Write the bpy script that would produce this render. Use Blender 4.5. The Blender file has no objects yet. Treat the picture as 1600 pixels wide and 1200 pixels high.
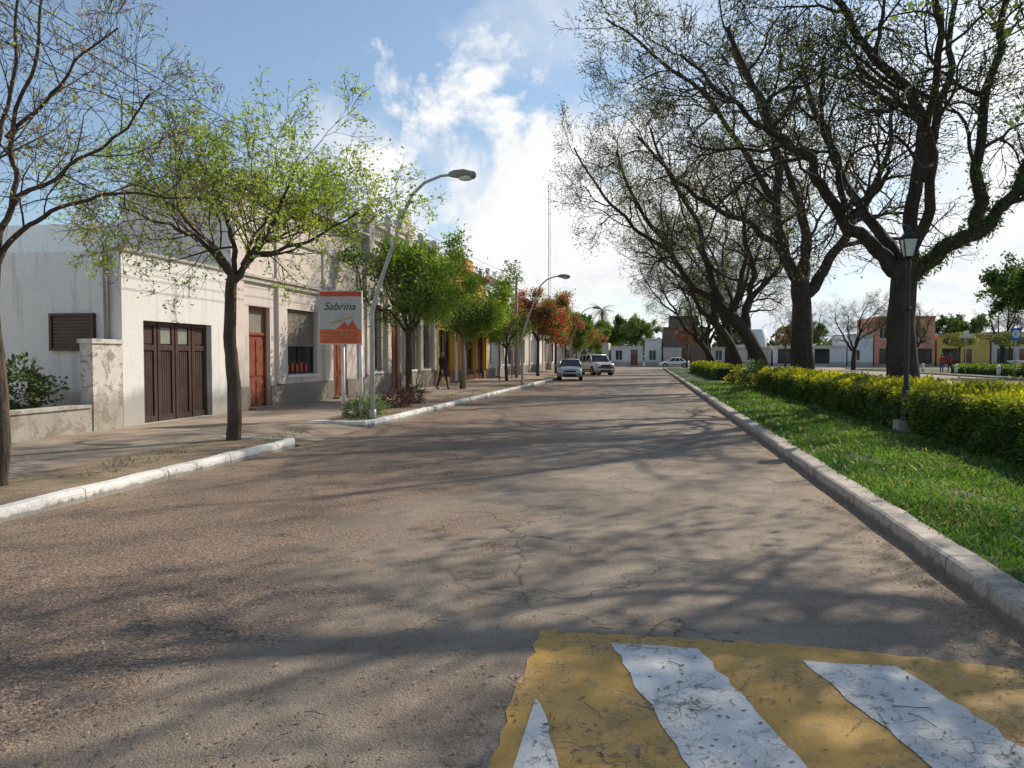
import bpy, math, random
import numpy as np
from mathutils import Vector, Matrix
random.seed(7); R=np.random.default_rng(7)
SC=bpy.context.scene
rad=math.radians
# ------------------------------------------------------------------ camera
cd=bpy.data.cameras.new("camera"); cam=bpy.data.objects.new("camera",cd); SC.collection.objects.link(cam)
cam.location=(0,0,1.6); cam.rotation_euler=(rad(90-2.05),0,rad(9.93))
cd.sensor_width=36; cd.lens=27; cd.clip_end=5000; cd.clip_start=.05
SC.camera=cam
AX=(-math.sin(rad(9.93)),math.cos(rad(9.93)))     # view axis (ground)
RX=(math.cos(rad(9.93)),math.sin(rad(9.93)))      # to the right
# ------------------------------------------------------------------ material helpers
def newmat(name):
    m=bpy.data.materials.new(name); m.use_nodes=True
    nt=m.node_tree; b=nt.nodes["Principled BSDF"]; return m,nt,b
def N(nt,t,**k):
    n=nt.nodes.new(t)
    for a,v in k.items(): setattr(n,a,v)
    return n
def L(nt,a,b): nt.links.new(a,b)
def pos(nt,scale=(1,1,1)):
    g=N(nt,'ShaderNodeNewGeometry'); mp=N(nt,'ShaderNodeMapping'); mp.inputs['Scale'].default_value=scale
    L(nt,g.outputs['Position'],mp.inputs['Vector']); return mp.outputs['Vector']
def noise(nt,vec,scale,detail=4,rough=.55,dist=0):
    n=N(nt,'ShaderNodeTexNoise'); n.inputs['Scale'].default_value=scale; n.inputs['Detail'].default_value=min(detail,5)
    n.inputs['Roughness'].default_value=rough; n.inputs['Distortion'].default_value=dist
    L(nt,vec,n.inputs['Vector']); return n.outputs['Fac']
def ramp(nt,fac,a,b,ca=(0,0,0,1),cb=(1,1,1,1)):
    r=N(nt,'ShaderNodeValToRGB'); e=r.color_ramp.elements
    e[0].position=a; e[1].position=b; e[0].color=ca; e[1].color=cb
    L(nt,fac,r.inputs['Fac']); return r.outputs['Color']
def mix(nt,fac,a,b,mode='MIX'):
    m=N(nt,'ShaderNodeMix',data_type='RGBA',blend_type=mode)
    if isinstance(fac,(int,float)): m.inputs[0].default_value=fac
    else: L(nt,fac,m.inputs[0])
    for v,i in ((a,6),(b,7)):
        if isinstance(v,tuple): m.inputs[i].default_value=v if len(v)==4 else v+(1,)
        else: L(nt,v,m.inputs[i])
    return m.outputs[2]
def math_(nt,op,a,b=0):
    m=N(nt,'ShaderNodeMath',operation=op)
    for v,i in ((a,0),(b,1)):
        if isinstance(v,(int,float)): m.inputs[i].default_value=v
        else: L(nt,v,m.inputs[i])
    return m.outputs[0]
def bump(nt,b,h,strength=.3,dist=.02):
    bp=N(nt,'ShaderNodeBump'); bp.inputs['Strength'].default_value=strength; bp.inputs['Distance'].default_value=dist
    L(nt,h,bp.inputs['Height']); L(nt,bp.outputs['Normal'],b.inputs['Normal'])
def simple(name,c,rough=.6,metal=0,var=.25,scale=6,bmp=.15):
    m,nt,b=newmat(name); v=pos(nt)
    n=noise(nt,v,scale,3,.6)
    dk=tuple(x*(1-var) for x in c); lt=tuple(min(1,x*(1+var*.5)) for x in c)
    L(nt,mix(nt,ramp(nt,n,.3,.7),dk,lt),b.inputs['Base Color'])
    b.inputs['Roughness'].default_value=rough; b.inputs['Metallic'].default_value=metal
    if bmp: bump(nt,b,noise(nt,v,scale*8,2),bmp,.01)
    return m
def plaster(name,c,stain=(.22,.19,.15),amt=.5,base=True,peel=0):
    m,nt,b=newmat(name); v=pos(nt)
    n1=noise(nt,v,.9,5,.65); n2=noise(nt,pos(nt,(3,3,.35)),1.6,4,.6); n3=noise(nt,v,14,3,.6)
    col=mix(nt,ramp(nt,n3,.3,.75),tuple(x*.9 for x in c),c)
    f=math_(nt,'MULTIPLY',ramp(nt,n2,.54,.8),amt)
    col=mix(nt,f,col,stain)
    f=math_(nt,'MULTIPLY',ramp(nt,n1,.52,.78),amt*.6)
    col=mix(nt,f,col,tuple(x*.6 for x in c))
    if base:
        g=N(nt,'ShaderNodeNewGeometry'); s=N(nt,'ShaderNodeSeparateXYZ'); L(nt,g.outputs['Position'],s.inputs[0])
        zz=math_(nt,'ADD',s.outputs['Z'],math_(nt,'MULTIPLY',n1,-1.2))
        f=math_(nt,'MULTIPLY',ramp(nt,zz,-.35,.35,(1,1,1,1),(0,0,0,1)),.6)
        col=mix(nt,f,col,stain)
    if peel:
        f=ramp(nt,noise(nt,v,3.2,5,.75,.6),.56-.05*peel,.62-.05*peel)
        col=mix(nt,math_(nt,'MULTIPLY',f,.8),col,(.27,.22,.17))
    L(nt,col,b.inputs['Base Color']); b.inputs['Roughness'].default_value=.85
    bump(nt,b,noise(nt,v,25,3,.7),.35,.015)
    return m
def asphalt(name):
    m,nt,b=newmat(name); v=pos(nt)
    fine2=noise(nt,v,38,3,.75); med=noise(nt,v,1.3,5,.68,.3); big=noise(nt,v,.28,3,.6,.5)
    col=mix(nt,ramp(nt,big,.35,.65),(.185,.146,.112),(.245,.198,.154))
    col=mix(nt,ramp(nt,med,.42,.62),col,(.300,.246,.190))
    col=mix(nt,math_(nt,'MULTIPLY',ramp(nt,noise(nt,v,.55,5,.7,.8),.53,.60),.45),col,(.13,.10,.08))
    s=N(nt,'ShaderNodeSeparateXYZ'); L(nt,v,s.inputs[0])
    mo=math_(nt,'SUBTRACT',med,.5)
    lf=math_(nt,'ADD',math_(nt,'MULTIPLY',s.outputs['X'],-.36),math_(nt,'MULTIPLY',mo,1.9))
    lf=math_(nt,'ADD',lf,math_(nt,'MULTIPLY',math_(nt,'SUBTRACT',big,.5),2.5))
    lf=ramp(nt,math_(nt,'SUBTRACT',lf,.3),.36,.60)
    grav=mix(nt,ramp(nt,fine2,.36,.62),(.085,.052,.036),(.315,.220,.155))
    col=mix(nt,math_(nt,'MULTIPLY',lf,.9),col,grav)
    # sandy dust collected along both kerbs
    ed=math_(nt,'ABSOLUTE',math_(nt,'ADD',s.outputs['X'],1.975)); ed=math_(nt,'ADD',ed,math_(nt,'MULTIPLY',mo,2.2))
    col=mix(nt,math_(nt,'MULTIPLY',ramp(nt,math_(nt,'SUBTRACT',ed,3.0),.35,.95),.65),col,mix(nt,ramp(nt,fine2,.4,.65),(.20,.14,.095),(.40,.30,.205)))
    vo=N(nt,'ShaderNodeTexVoronoi'); vo.inputs['Scale'].default_value=95; L(nt,v,vo.inputs['Vector'])
    st=ramp(nt,vo.outputs['Distance'],.15,.55,(.74,.72,.70,1),(1.10,1.08,1.06,1))
    sb=N(nt,'ShaderNodeSeparateColor'); L(nt,vo.outputs['Color'],sb.inputs[0])
    cf=math_(nt,'ADD',math_(nt,'MULTIPLY',lf,.45),.15)
    chip=math_(nt,'MULTIPLY',math_(nt,'GREATER_THAN',sb.outputs[0],.88),cf)
    col=mix(nt,.8,col,st,'MULTIPLY')
    col=mix(nt,chip,col,(.48,.41,.33))
    chip2=math_(nt,'MULTIPLY',math_(nt,'LESS_THAN',sb.outputs[1],.12),cf)
    col=mix(nt,chip2,col,(.07,.05,.04))
    vc=N(nt,'ShaderNodeTexVoronoi',feature='DISTANCE_TO_EDGE'); vc.inputs['Scale'].default_value=.55
    dm=N(nt,'ShaderNodeTexNoise'); dm.inputs['Scale'].default_value=2.2; dm.inputs['Detail'].default_value=4; L(nt,v,dm.inputs['Vector'])
    av=N(nt,'ShaderNodeVectorMath',operation='MULTIPLY_ADD'); L(nt,dm.outputs['Color'],av.inputs[0]); av.inputs[1].default_value=(1.2,1.2,0); L(nt,v,av.inputs[2])
    L(nt,av.outputs[0],vc.inputs['Vector'])
    cr=ramp(nt,vc.outputs['Distance'],.003,.011,(1,1,1,1),(0,0,0,1))
    cr=math_(nt,'MULTIPLY',cr,ramp(nt,big,.46,.54))
    col=mix(nt,math_(nt,'MULTIPLY',cr,.7),col,(.05,.042,.035))
    L(nt,col,b.inputs['Base Color']); b.inputs['Roughness'].default_value=.82
    b.inputs['Specular IOR Level'].default_value=.35
    h=math_(nt,'ADD',math_(nt,'MULTIPLY',vo.outputs['Distance'],.7),math_(nt,'MULTIPLY',fine2,1.3))
    bump(nt,b,h,.6,.010)
    return m
M={}
M['asphalt']=asphalt('asphalt')
def paint(name,c):
    m,nt,b=newmat(name); v=pos(nt)
    w=noise(nt,v,5,5,.75,.3); f=ramp(nt,w,.575,.67)
    f2=math_(nt,'MULTIPLY',ramp(nt,noise(nt,v,60,2,.7),.48,.75),.5)
    vc=N(nt,'ShaderNodeTexVoronoi',feature='DISTANCE_TO_EDGE'); vc.inputs['Scale'].default_value=11
    dm=N(nt,'ShaderNodeTexNoise'); dm.inputs['Scale'].default_value=9; dm.inputs['Detail'].default_value=4; L(nt,v,dm.inputs['Vector'])
    av=N(nt,'ShaderNodeVectorMath',operation='MULTIPLY_ADD'); L(nt,dm.outputs['Color'],av.inputs[0]); av.inputs[1].default_value=(.26,.26,0); L(nt,v,av.inputs[2]); L(nt,av.outputs[0],vc.inputs['Vector'])
    cr=math_(nt,'MULTIPLY',ramp(nt,vc.outputs['Distance'],.008,.035,(1,1,1,1),(0,0,0,1)),ramp(nt,noise(nt,v,2.2,3),.43,.58))
    col=mix(nt,ramp(nt,noise(nt,v,2.5,4),.3,.7),tuple(x*.75 for x in c),c)
    col=mix(nt,f2,col,tuple(x*.6 for x in c))
    col=mix(nt,math_(nt,'MULTIPLY',ramp(nt,noise(nt,v,1.1,4,.7),.46,.7),.4),col,(.30,.24,.17))
    col=mix(nt,math_(nt,'MULTIPLY',f,.7),col,(.21,.165,.125)); col=mix(nt,math_(nt,'MULTIPLY',cr,.7),col,(.09,.07,.055))
    L(nt,col,b.inputs['Base Color']); b.inputs['Roughness'].default_value=.7
    bump(nt,b,math_(nt,'SUBTRACT',noise(nt,v,70,3,.7),cr),.6,.008)
    return m
M['yellow']=paint('yellow_road_paint',(.60,.345,.075)); M['whitep']=paint('white_road_paint',(.80,.785,.75))
def dirt(name,a,bc,g=None,gf=.5):
    m,nt,b=newmat(name); v=pos(nt)
    col=mix(nt,ramp(nt,noise(nt,v,1.5,5,.6),.35,.65),a,bc)
    col=mix(nt,math_(nt,'MULTIPLY',ramp(nt,noise(nt,v,30,4,.7),.45,.65),.6),col,tuple(x*.5 for x in a))
    if g: col=mix(nt,math_(nt,'MULTIPLY',ramp(nt,noise(nt,v,.8,5,.7),gf,gf+.08),.8),col,g)
    L(nt,col,b.inputs['Base Color']); b.inputs['Roughness'].default_value=.95
    bump(nt,b,noise(nt,v,35,3,.7),.8,.03); return m
M['dirt']=dirt('bare_soil',(.25,.175,.115),(.38,.28,.19),(.15,.14,.055),.56)
M['ground']=dirt('ground_soil',(.12,.12,.06),(.2,.17,.11),(.06,.10,.03),.45)
M['lawn']=dirt('lawn_base',(.04,.08,.018),(.065,.125,.027),(.12,.10,.05),.56)
def pave(name):
    m,nt,b=newmat(name); v=pos(nt)
    br=N(nt,'ShaderNodeTexBrick'); br.offset=0; br.inputs['Scale'].default_value=1
    br.inputs['Brick Width'].default_value=1.2; br.inputs['Row Height'].default_value=1.2; br.inputs['Mortar Size'].default_value=.012
    br.inputs['Color1'].default_value=(.31,.24,.18,1); br.inputs['Color2'].default_value=(.36,.29,.22,1); br.inputs['Mortar'].default_value=(.10,.08,.06,1)
    L(nt,v,br.inputs['Vector'])
    col=mix(nt,math_(nt,'MULTIPLY',ramp(nt,noise(nt,v,1.1,5,.7),.42,.65),.65),br.outputs['Color'],(.18,.13,.09))
    L(nt,col,b.inputs['Base Color']); b.inputs['Roughness'].default_value=.85
    bump(nt,b,noise(nt,v,40,3),.4,.01); return m
M['pave']=pave('pavement_concrete')
def kerbm(name,c,wear,wc):
    m,nt,b=newmat(name); v=pos(nt)
    col=mix(nt,ramp(nt,noise(nt,v,3,5,.75),wear,wear+.12),c,wc)
    col=mix(nt,math_(nt,'MULTIPLY',ramp(nt,noise(nt,v,25,3,.7),.5,.7),.45),col,tuple(x*.4 for x in c))
    s=N(nt,'ShaderNodeSeparateXYZ'); L(nt,v,s.inputs[0])
    j=math_(nt,'LESS_THAN',math_(nt,'FRACT',math_(nt,'DIVIDE',s.outputs['Y'],1.5)),.012)
    col=mix(nt,math_(nt,'MULTIPLY',j,.8),col,(.05,.045,.04))
    zr=ramp(nt,math_(nt,'ADD',s.outputs['Z'],math_(nt,'MULTIPLY',noise(nt,v,6,3),-.08)),-.02,.03,(1,1,1,1),(0,0,0,1))
    col=mix(nt,math_(nt,'MULTIPLY',zr,.7),col,(.13,.10,.075))
    L(nt,col,b.inputs['Base Color']); b.inputs['Roughness'].default_value=.8
    bump(nt,b,noise(nt,v,30,3,.7),.6,.012); return m
M['kerbw']=kerbm('white_kerb_paint',(.78,.76,.72),.55,(.36,.32,.27))
M['kerbg']=kerbm('grey_kerb_concrete',(.46,.40,.335),.5,(.28,.235,.19))
def bark(name,a,bc):
    m,nt,b=newmat(name)
    v=pos(nt,(1,1,.25)); n=noise(nt,v,16,4,.7,.5); n2=noise(nt,pos(nt),1.5,2)
    col=mix(nt,ramp(nt,n,.35,.65),a,bc); col=mix(nt,math_(nt,'MULTIPLY',ramp(nt,n2,.45,.7),.5),col,tuple(x*1.3 for x in bc))
    L(nt,col,b.inputs['Base Color']); b.inputs['Roughness'].default_value=.9
    bump(nt,b,n,.9,.05); return m
M['bark']=bark('dark_bark',(.020,.015,.011),(.072,.054,.040))
M['bark2']=bark('brown_bark',(.04,.027,.020),(.12,.082,.06))
def leafm(name,tr=.35):
    m,nt,b=newmat(name); at=N(nt,'ShaderNodeAttribute'); at.attribute_name='Col'
    df=N(nt,'ShaderNodeBsdfDiffuse'); L(nt,at.outputs['Color'],df.inputs['Color'])
    t=N(nt,'ShaderNodeBsdfTranslucent'); hs=N(nt,'ShaderNodeHueSaturation'); hs.inputs['Value'].default_value=1.8; hs.inputs['Saturation'].default_value=1.1
    L(nt,at.outputs['Color'],hs.inputs['Color']); L(nt,hs.outputs[0],t.inputs['Color'])
    mx=N(nt,'ShaderNodeMixShader'); mx.inputs[0].default_value=tr
    L(nt,df.outputs[0],mx.inputs[1]); L(nt,t.outputs[0],mx.inputs[2]); gl=N(nt,'ShaderNodeBsdfGlossy'); gl.inputs['Roughness'].default_value=.45
    m2=N(nt,'ShaderNodeMixShader'); m2.inputs[0].default_value=.04; L(nt,mx.outputs[0],m2.inputs[1]); L(nt,gl.outputs[0],m2.inputs[2])
    L(nt,m2.outputs[0],nt.nodes['Material Output'].inputs['Surface']); nt.nodes.remove(b)
    return m
M['leaf']=leafm('leaf',.4); M['litter']=leafm('dry_litter',.05)
# ------------------------------------------------------------------ mesh helpers
class MB:
    def __init__(s,mat,smooth=False): s.v=[];s.f=[];s.mat=mat;s.smooth=smooth
    def box(s,x0,x1,y0,y1,z0,z1):
        o=len(s.v)
        s.v+=[(x0,y0,z0),(x1,y0,z0),(x1,y1,z0),(x0,y1,z0),(x0,y0,z1),(x1,y0,z1),(x1,y1,z1),(x0,y1,z1)]
        s.f+=[(o,o+3,o+2,o+1),(o+4,o+5,o+6,o+7),(o,o+1,o+5,o+4),(o+1,o+2,o+6,o+5),(o+2,o+3,o+7,o+6),(o+3,o,o+4,o+7)]
    def poly(s,pts):
        o=len(s.v); s.v+=[tuple(p) for p in pts]; s.f.append(tuple(range(o,o+len(pts))))
    def tube(s,pts,rs,n=10,caps=True):
        if not hasattr(rs,'__len__'): rs=[rs]*len(pts)
        P=[Vector(p) for p in pts]; o=len(s.v); u=None
        for i,p in enumerate(P):
            t=(P[min(i+1,len(P)-1)]-P[max(i-1,0)]).normalized()
            if u is None:
                a=Vector((0,0,1)) if abs(t.z)<.9 else Vector((1,0,0)); u=t.cross(a).normalized()
            else: u=(u-t*u.dot(t)).normalized()
            w=t.cross(u)
            for k in range(n):
                a=2*math.pi*k/n; s.v.append(tuple(p+(u*math.cos(a)+w*math.sin(a))*rs[i]))
        for i in range(len(P)-1):
            for k in range(n):
                a=o+i*n+k;b=o+i*n+(k+1)%n; s.f.append((a,b,b+n,a+n))
        if caps:
            s.f.append(tuple(o+k for k in range(n))[::-1]); e=o+(len(P)-1)*n; s.f.append(tuple(e+k for k in range(n)))
    def ball(s,c,rx,ry,rz,nu=14,nv=9,jit=0):
        o=len(s.v)
        for j in range(nv+1):
            ph=math.pi*j/nv
            for i in range(nu):
                th=2*math.pi*i/nu; q=1+jit*(random.random()-.5)
                s.v.append((c[0]+rx*q*math.sin(ph)*math.cos(th),c[1]+ry*q*math.sin(ph)*math.sin(th),c[2]+rz*q*math.cos(ph)))
        for j in range(nv):
            for i in range(nu):
                a=o+j*nu+i;b=o+j*nu+(i+1)%nu; s.f.append((a,a+nu,b+nu,b))
class Group:
    def __init__(s,name,loc=(0,0,0),rot=0,world=False): s.name=name;s.loc=loc;s.rot=rot;s.world=world;s.p={};s.extra=[]
    def part(s,n,mat,smooth=False):
        if n not in s.p: s.p[n]=MB(mat,smooth)
        return s.p[n]
    def finish(s):
        e=bpy.data.objects.new(s.name,None); e.empty_display_size=.3; SC.collection.objects.link(e); e.location=s.loc; e.rotation_euler=(0,0,s.rot)
        for n,mb in s.p.items():
            vs=mb.v
            if s.world: vs=[(a-s.loc[0],b-s.loc[1],c-s.loc[2]) for a,b,c in vs]
            me=bpy.data.meshes.new(n); me.from_pydata(vs,[],mb.f); me.materials.append(mb.mat)
            if mb.smooth: me.polygons.foreach_set('use_smooth',[True]*len(me.polygons))
            me.validate(); o=bpy.data.objects.new(n,me); SC.collection.objects.link(o); o.parent=e
        for o in s.extra: o.parent=e
        s.empty=e; return e
def single(name,mb,bevel=0):
    me=bpy.data.meshes.new(name); me.from_pydata(mb.v,[],mb.f); me.materials.append(mb.mat)
    if mb.smooth: me.polygons.foreach_set('use_smooth',[True]*len(me.polygons))
    o=bpy.data.objects.new(name,me); SC.collection.objects.link(o); return o
def quadmesh(name,V,Q,mi,C,mats,smooth=None):
    me=bpy.data.meshes.new(name); me.vertices.add(len(V)); me.vertices.foreach_set('co',V.astype(np.float32).ravel())
    me.loops.add(Q.size); me.loops.foreach_set('vertex_index',Q.astype(np.int32).ravel())
    me.polygons.add(len(Q)); me.polygons.foreach_set('loop_start',np.arange(0,Q.size,4,dtype=np.int32))
    me.polygons.foreach_set('material_index',mi.astype(np.int32))
    if smooth is not None: me.polygons.foreach_set('use_smooth',smooth)
    me.update(calc_edges=True)
    if C is not None:
        ca=me.color_attributes.new('Col','FLOAT_COLOR','POINT'); c4=np.ones((len(V),4),np.float32); c4[:,:3]=C; ca.data.foreach_set('color',c4.ravel())
    for m in mats: me.materials.append(m)
    return me
def addobj(name,me,loc=(0,0,0),rot=(0,0,0),sc=(1,1,1)):
    o=bpy.data.objects.new(name,me); SC.collection.objects.link(o); o.location=loc; o.rotation_euler=rot; o.scale=sc; return o
def leafquads(C,size,flat=0,asp=.5,dirs=None):
    n=len(C); a=R.normal(size=(n,3)) if dirs is None else dirs+R.normal(size=(n,3))*.5
    if flat: a[:,2]*=1-flat
    a/=np.linalg.norm(a,axis=1,keepdims=True)+1e-9
    b=np.cross(a,R.normal(size=(n,3))+np.array([0,0,6.*flat])); 
    b/=np.linalg.norm(b,axis=1,keepdims=True)+1e-9
    s=(size*R.uniform(.6,1.3,n))[:,None]
    V=np.stack([C,C+a*s*.5+b*s*asp*.5,C+a*s,C+a*s*.5-b*s*asp*.5],1).reshape(-1,3)
    return V,np.arange(4*n).reshape(-1,4)
def leafcols(C,c1,c2,freq=1.2,c3=None,f3=0):
    n=len(C); t=.5+.28*np.sin(C[:,0]*freq+1.3*np.sin(C[:,1]*freq*.7))+.22*np.sin(C[:,2]*freq*1.7+C[:,1]*freq)
    t=np.clip(t+R.normal(0,.25,n),0,1)[:,None]; col=np.array(c1)*(1-t)+np.array(c2)*t
    if c3 is not None:
        m=(R.random(n)<f3*(.4+1.2*(np.sin(C[:,0]*3+C[:,2]*2.3)*np.sin(C[:,1]*2.7)>-.1))); col[m]=np.array(c3)*R.uniform(.7,1.2,(m.sum(),1))
    return np.repeat(col,4,axis=0)
# ------------------------------------------------------------------ trees
def nrm(a):
    l=math.sqrt(a[0]*a[0]+a[1]*a[1]+a[2]*a[2])+1e-9; return (a[0]/l,a[1]/l,a[2]/l)
G=random.gauss; U=random.uniform
class Tree:
    def __init__(s,P): s.P=P; s.t={}; s.lp=[]; s.moss=[]
    def tube(s,pts,rs):
        r=rs[0]; k=12 if r>.15 else 8 if r>.06 else 5 if r>.025 else 3
        s.t.setdefault((len(pts),k),[]).append((pts,rs))
    def grow(s,p,d,length,r,lv):
        P=s.P; mx=P['max']; n=max(3,min(9,int(length/P.get('seg',.35)))) if lv<mx else 3
        st=length/n; pts=[p]; ds=[d]; wg=P['wig']
        for i in range(n):
            d=nrm((d[0]+G(0,wg),d[1]+G(0,wg),d[2]+G(0,wg)+P['trop'])); p=(p[0]+d[0]*st,p[1]+d[1]*st,p[2]+d[2]*st); pts.append(p); ds.append(d)
        r=max(r,P['rmin']); re=max(r*.45,P['rmin']*.6); rs=[r+(re-r)*i/n for i in range(n+1)]
        s.tube(pts,rs)
        if lv>=P['leaflv']:
            for q in pts[1:]: s.lp.append(q)
        if lv<mx:
            k=P['kids'][lv]; k=max(1,int(k*U(.75,1.3)+.5))
            for c in range(k):
                t=1.0 if c==0 else U(P.get('t0',.2),.97); x=t*n; i=min(int(x),n-1); f=x-i
                q=tuple(pts[i][j]+(pts[i+1][j]-pts[i][j])*f for j in range(3)); dd=ds[i+1]
                ang=rad(U(8,25)) if c==0 else rad(U(*P['ang']))
                w=nrm((G(0,1),G(0,1),G(0,1))); dt=w[0]*dd[0]+w[1]*dd[1]+w[2]*dd[2]; w=nrm((w[0]-dt*dd[0],w[1]-dt*dd[1],w[2]-dt*dd[2]))
                nd=nrm(tuple(dd[j]*math.cos(ang)+w[j]*math.sin(ang) for j in range(3)))
                s.grow(q,nd,length*U(*P['lr'])*(1.1-.35*t),(r+(re-r)*t)*U(.5,.72),lv+1)
    def limb(s,ctl,r0,r1,spawn=0,t0=.3,ls=3.,lv=1,jit=.06,moss=0):
        c=np.array(ctl,float); c2=np.vstack([2*c[0]-c[1],c,2*c[-1]-c[-2]]); out=[]
        for i in range(1,len(c2)-2):
            for u in np.linspace(0,1,6,endpoint=False):
                p0,p1,p2,p3=c2[i-1:i+3]; out.append(.5*((2*p1)+(-p0+p2)*u+(2*p0-5*p1+4*p2-p3)*u*u+(-p0+3*p1-3*p2+p3)*u**3))
        out.append(c[-1]); o=np.array(out); n=len(o)
        jt=R.normal(0,jit,(n,3)); jt[1:-1]=(jt[:-2]+2*jt[1:-1]+jt[2:])/2.4; jt[0]=0; o+=jt
        rs=[r0+(r1-r0)*(i/(n-1))**.8 for i in range(n)]; pts=[tuple(q) for q in o]; s.tube(pts,rs)
        for k in range(spawn):
            t=1.0 if k==0 else t0+(1-t0)*(k+U(-.4,.4))/spawn; t=min(t,1.); i=min(int(t*(n-1)),n-2); dd=nrm(tuple(o[i+1]-o[i]))
            ang=rad(10 if k==0 else U(30,70)); w=nrm((G(0,1),G(0,1),G(0,.8)+.15)); dt=sum(w[j]*dd[j] for j in range(3)); w=nrm(tuple(w[j]-dt*dd[j] for j in range(3)))
            nd=nrm(tuple(dd[j]*math.cos(ang)+w[j]*math.sin(ang) for j in range(3)))
            s.grow(pts[i],nd,ls*U(.7,1.25)*(1.1-.35*t),rs[i]*U(.4,.6),lv)
        if moss:
            for k in range(moss):
                i=random.randrange(n); a=nrm((G(0,1),G(0,1),G(0,1))); s.moss.append(tuple(o[i][j]+a[j]*rs[i]*1.1+G(0,.05) for j in range(3)))
    def mesh(s,name,barkm,c1,c2,per,size,spread,c3=None,f3=0,leafm_=None,mossc=None,asp=.5,flute=.07,drop=0):
        Vs=[];Qs=[];off=0
        for (n,k),lst in s.t.items():
            Pt=np.array([a for a,_ in lst]); Rr=np.array([b for _,b in lst]); B=len(lst)
            T=np.gradient(Pt,axis=1); T/=np.linalg.norm(T,axis=2,keepdims=True)+1e-9
            mz=np.abs(T.mean(1)[:,2])>.75; ref=np.where(mz[:,None],np.array([1.,0,0]),np.array([0,0,1.]))[:,None,:]
            Uu=np.cross(T,np.broadcast_to(ref,T.shape)); Uu/=np.linalg.norm(Uu,axis=2,keepdims=True)+1e-9; W=np.cross(T,Uu)
            th=np.arange(k)*2*np.pi/k; fl=1+(flute*np.sin(3*th[None,None,:]+np.arange(n)[None,:,None]*.5)+flute*.6*np.sin(5*th+1)[None,None,:] if k==12 else 0)
            rr=Rr[:,:,None]*fl*np.ones((1,1,k))
            V=Pt[:,:,None,:]+rr[...,None]*(np.cos(th)[None,None,:,None]*Uu[:,:,None,:]+np.sin(th)[None,None,:,None]*W[:,:,None,:])
            idx=np.arange(B*n*k).reshape(B,n,k)+off; a=idx[:,:-1,:]; b=np.roll(idx,-1,2)[:,:-1,:]; c=np.roll(idx,-1,2)[:,1:,:]; d=idx[:,1:,:]
            Vs.append(V.reshape(-1,3)); Qs.append(np.stack([a,b,c,d],-1).reshape(-1,4)); off+=B*n*k
        WV=np.vstack(Vs); WQ=np.vstack(Qs); nq=len(WQ); C=np.full((len(WV),3),.05)
        LV=np.zeros((0,3));LQ=np.zeros((0,4),int);LC=np.zeros((0,3))
        if per>0 and s.lp:
            b=np.array(s.lp)
            if drop:   # keep leaves only in patches of the crown
                fld=np.sin(b[:,0]*1.1+2*np.sin(b[:,1]*.8))+np.sin(b[:,2]*1.3+b[:,1]*.9); b=b[fld+R.normal(0,.5,len(b))>drop]
            k=int(len(b)*per); b=b[R.integers(0,len(b),k)]+R.normal(0,spread,(k,3))
            LV,LQ=leafquads(b,size,asp=asp); LC=leafcols(b,c1,c2,1.2,c3,f3)
        if s.moss:
            b=np.array(s.moss); v,q=leafquads(b,.22,asp=.22); q=q+len(LV); LV=np.vstack([LV,v]);LQ=np.vstack([LQ,q]);LC=np.vstack([LC,leafcols(b,*mossc)])
        V=np.vstack([WV,LV]);Q=np.vstack([WQ,LQ+len(WV)]);C=np.vstack([C,LC]); mi=np.r_[np.zeros(nq),np.ones(len(LQ))]
        return quadmesh(name,V,Q,mi,C,[barkm,leafm_ or M['leaf']],np.r_[np.ones(nq,bool),np.zeros(len(LQ),bool)])
def P3(lat,z,dep=0): return (lat*RX[0]+dep*AX[0],lat*RX[1]+dep*AX[1],z)
BIG=dict(max=4,wig=.25,trop=.03,kids=[0,5,4,4],ang=(28,68),lr=(.52,.78),rmin=.012,leaflv=4,seg=.36)
gc1=(.05,.062,.018); gc2=(.15,.17,.04)
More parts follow.
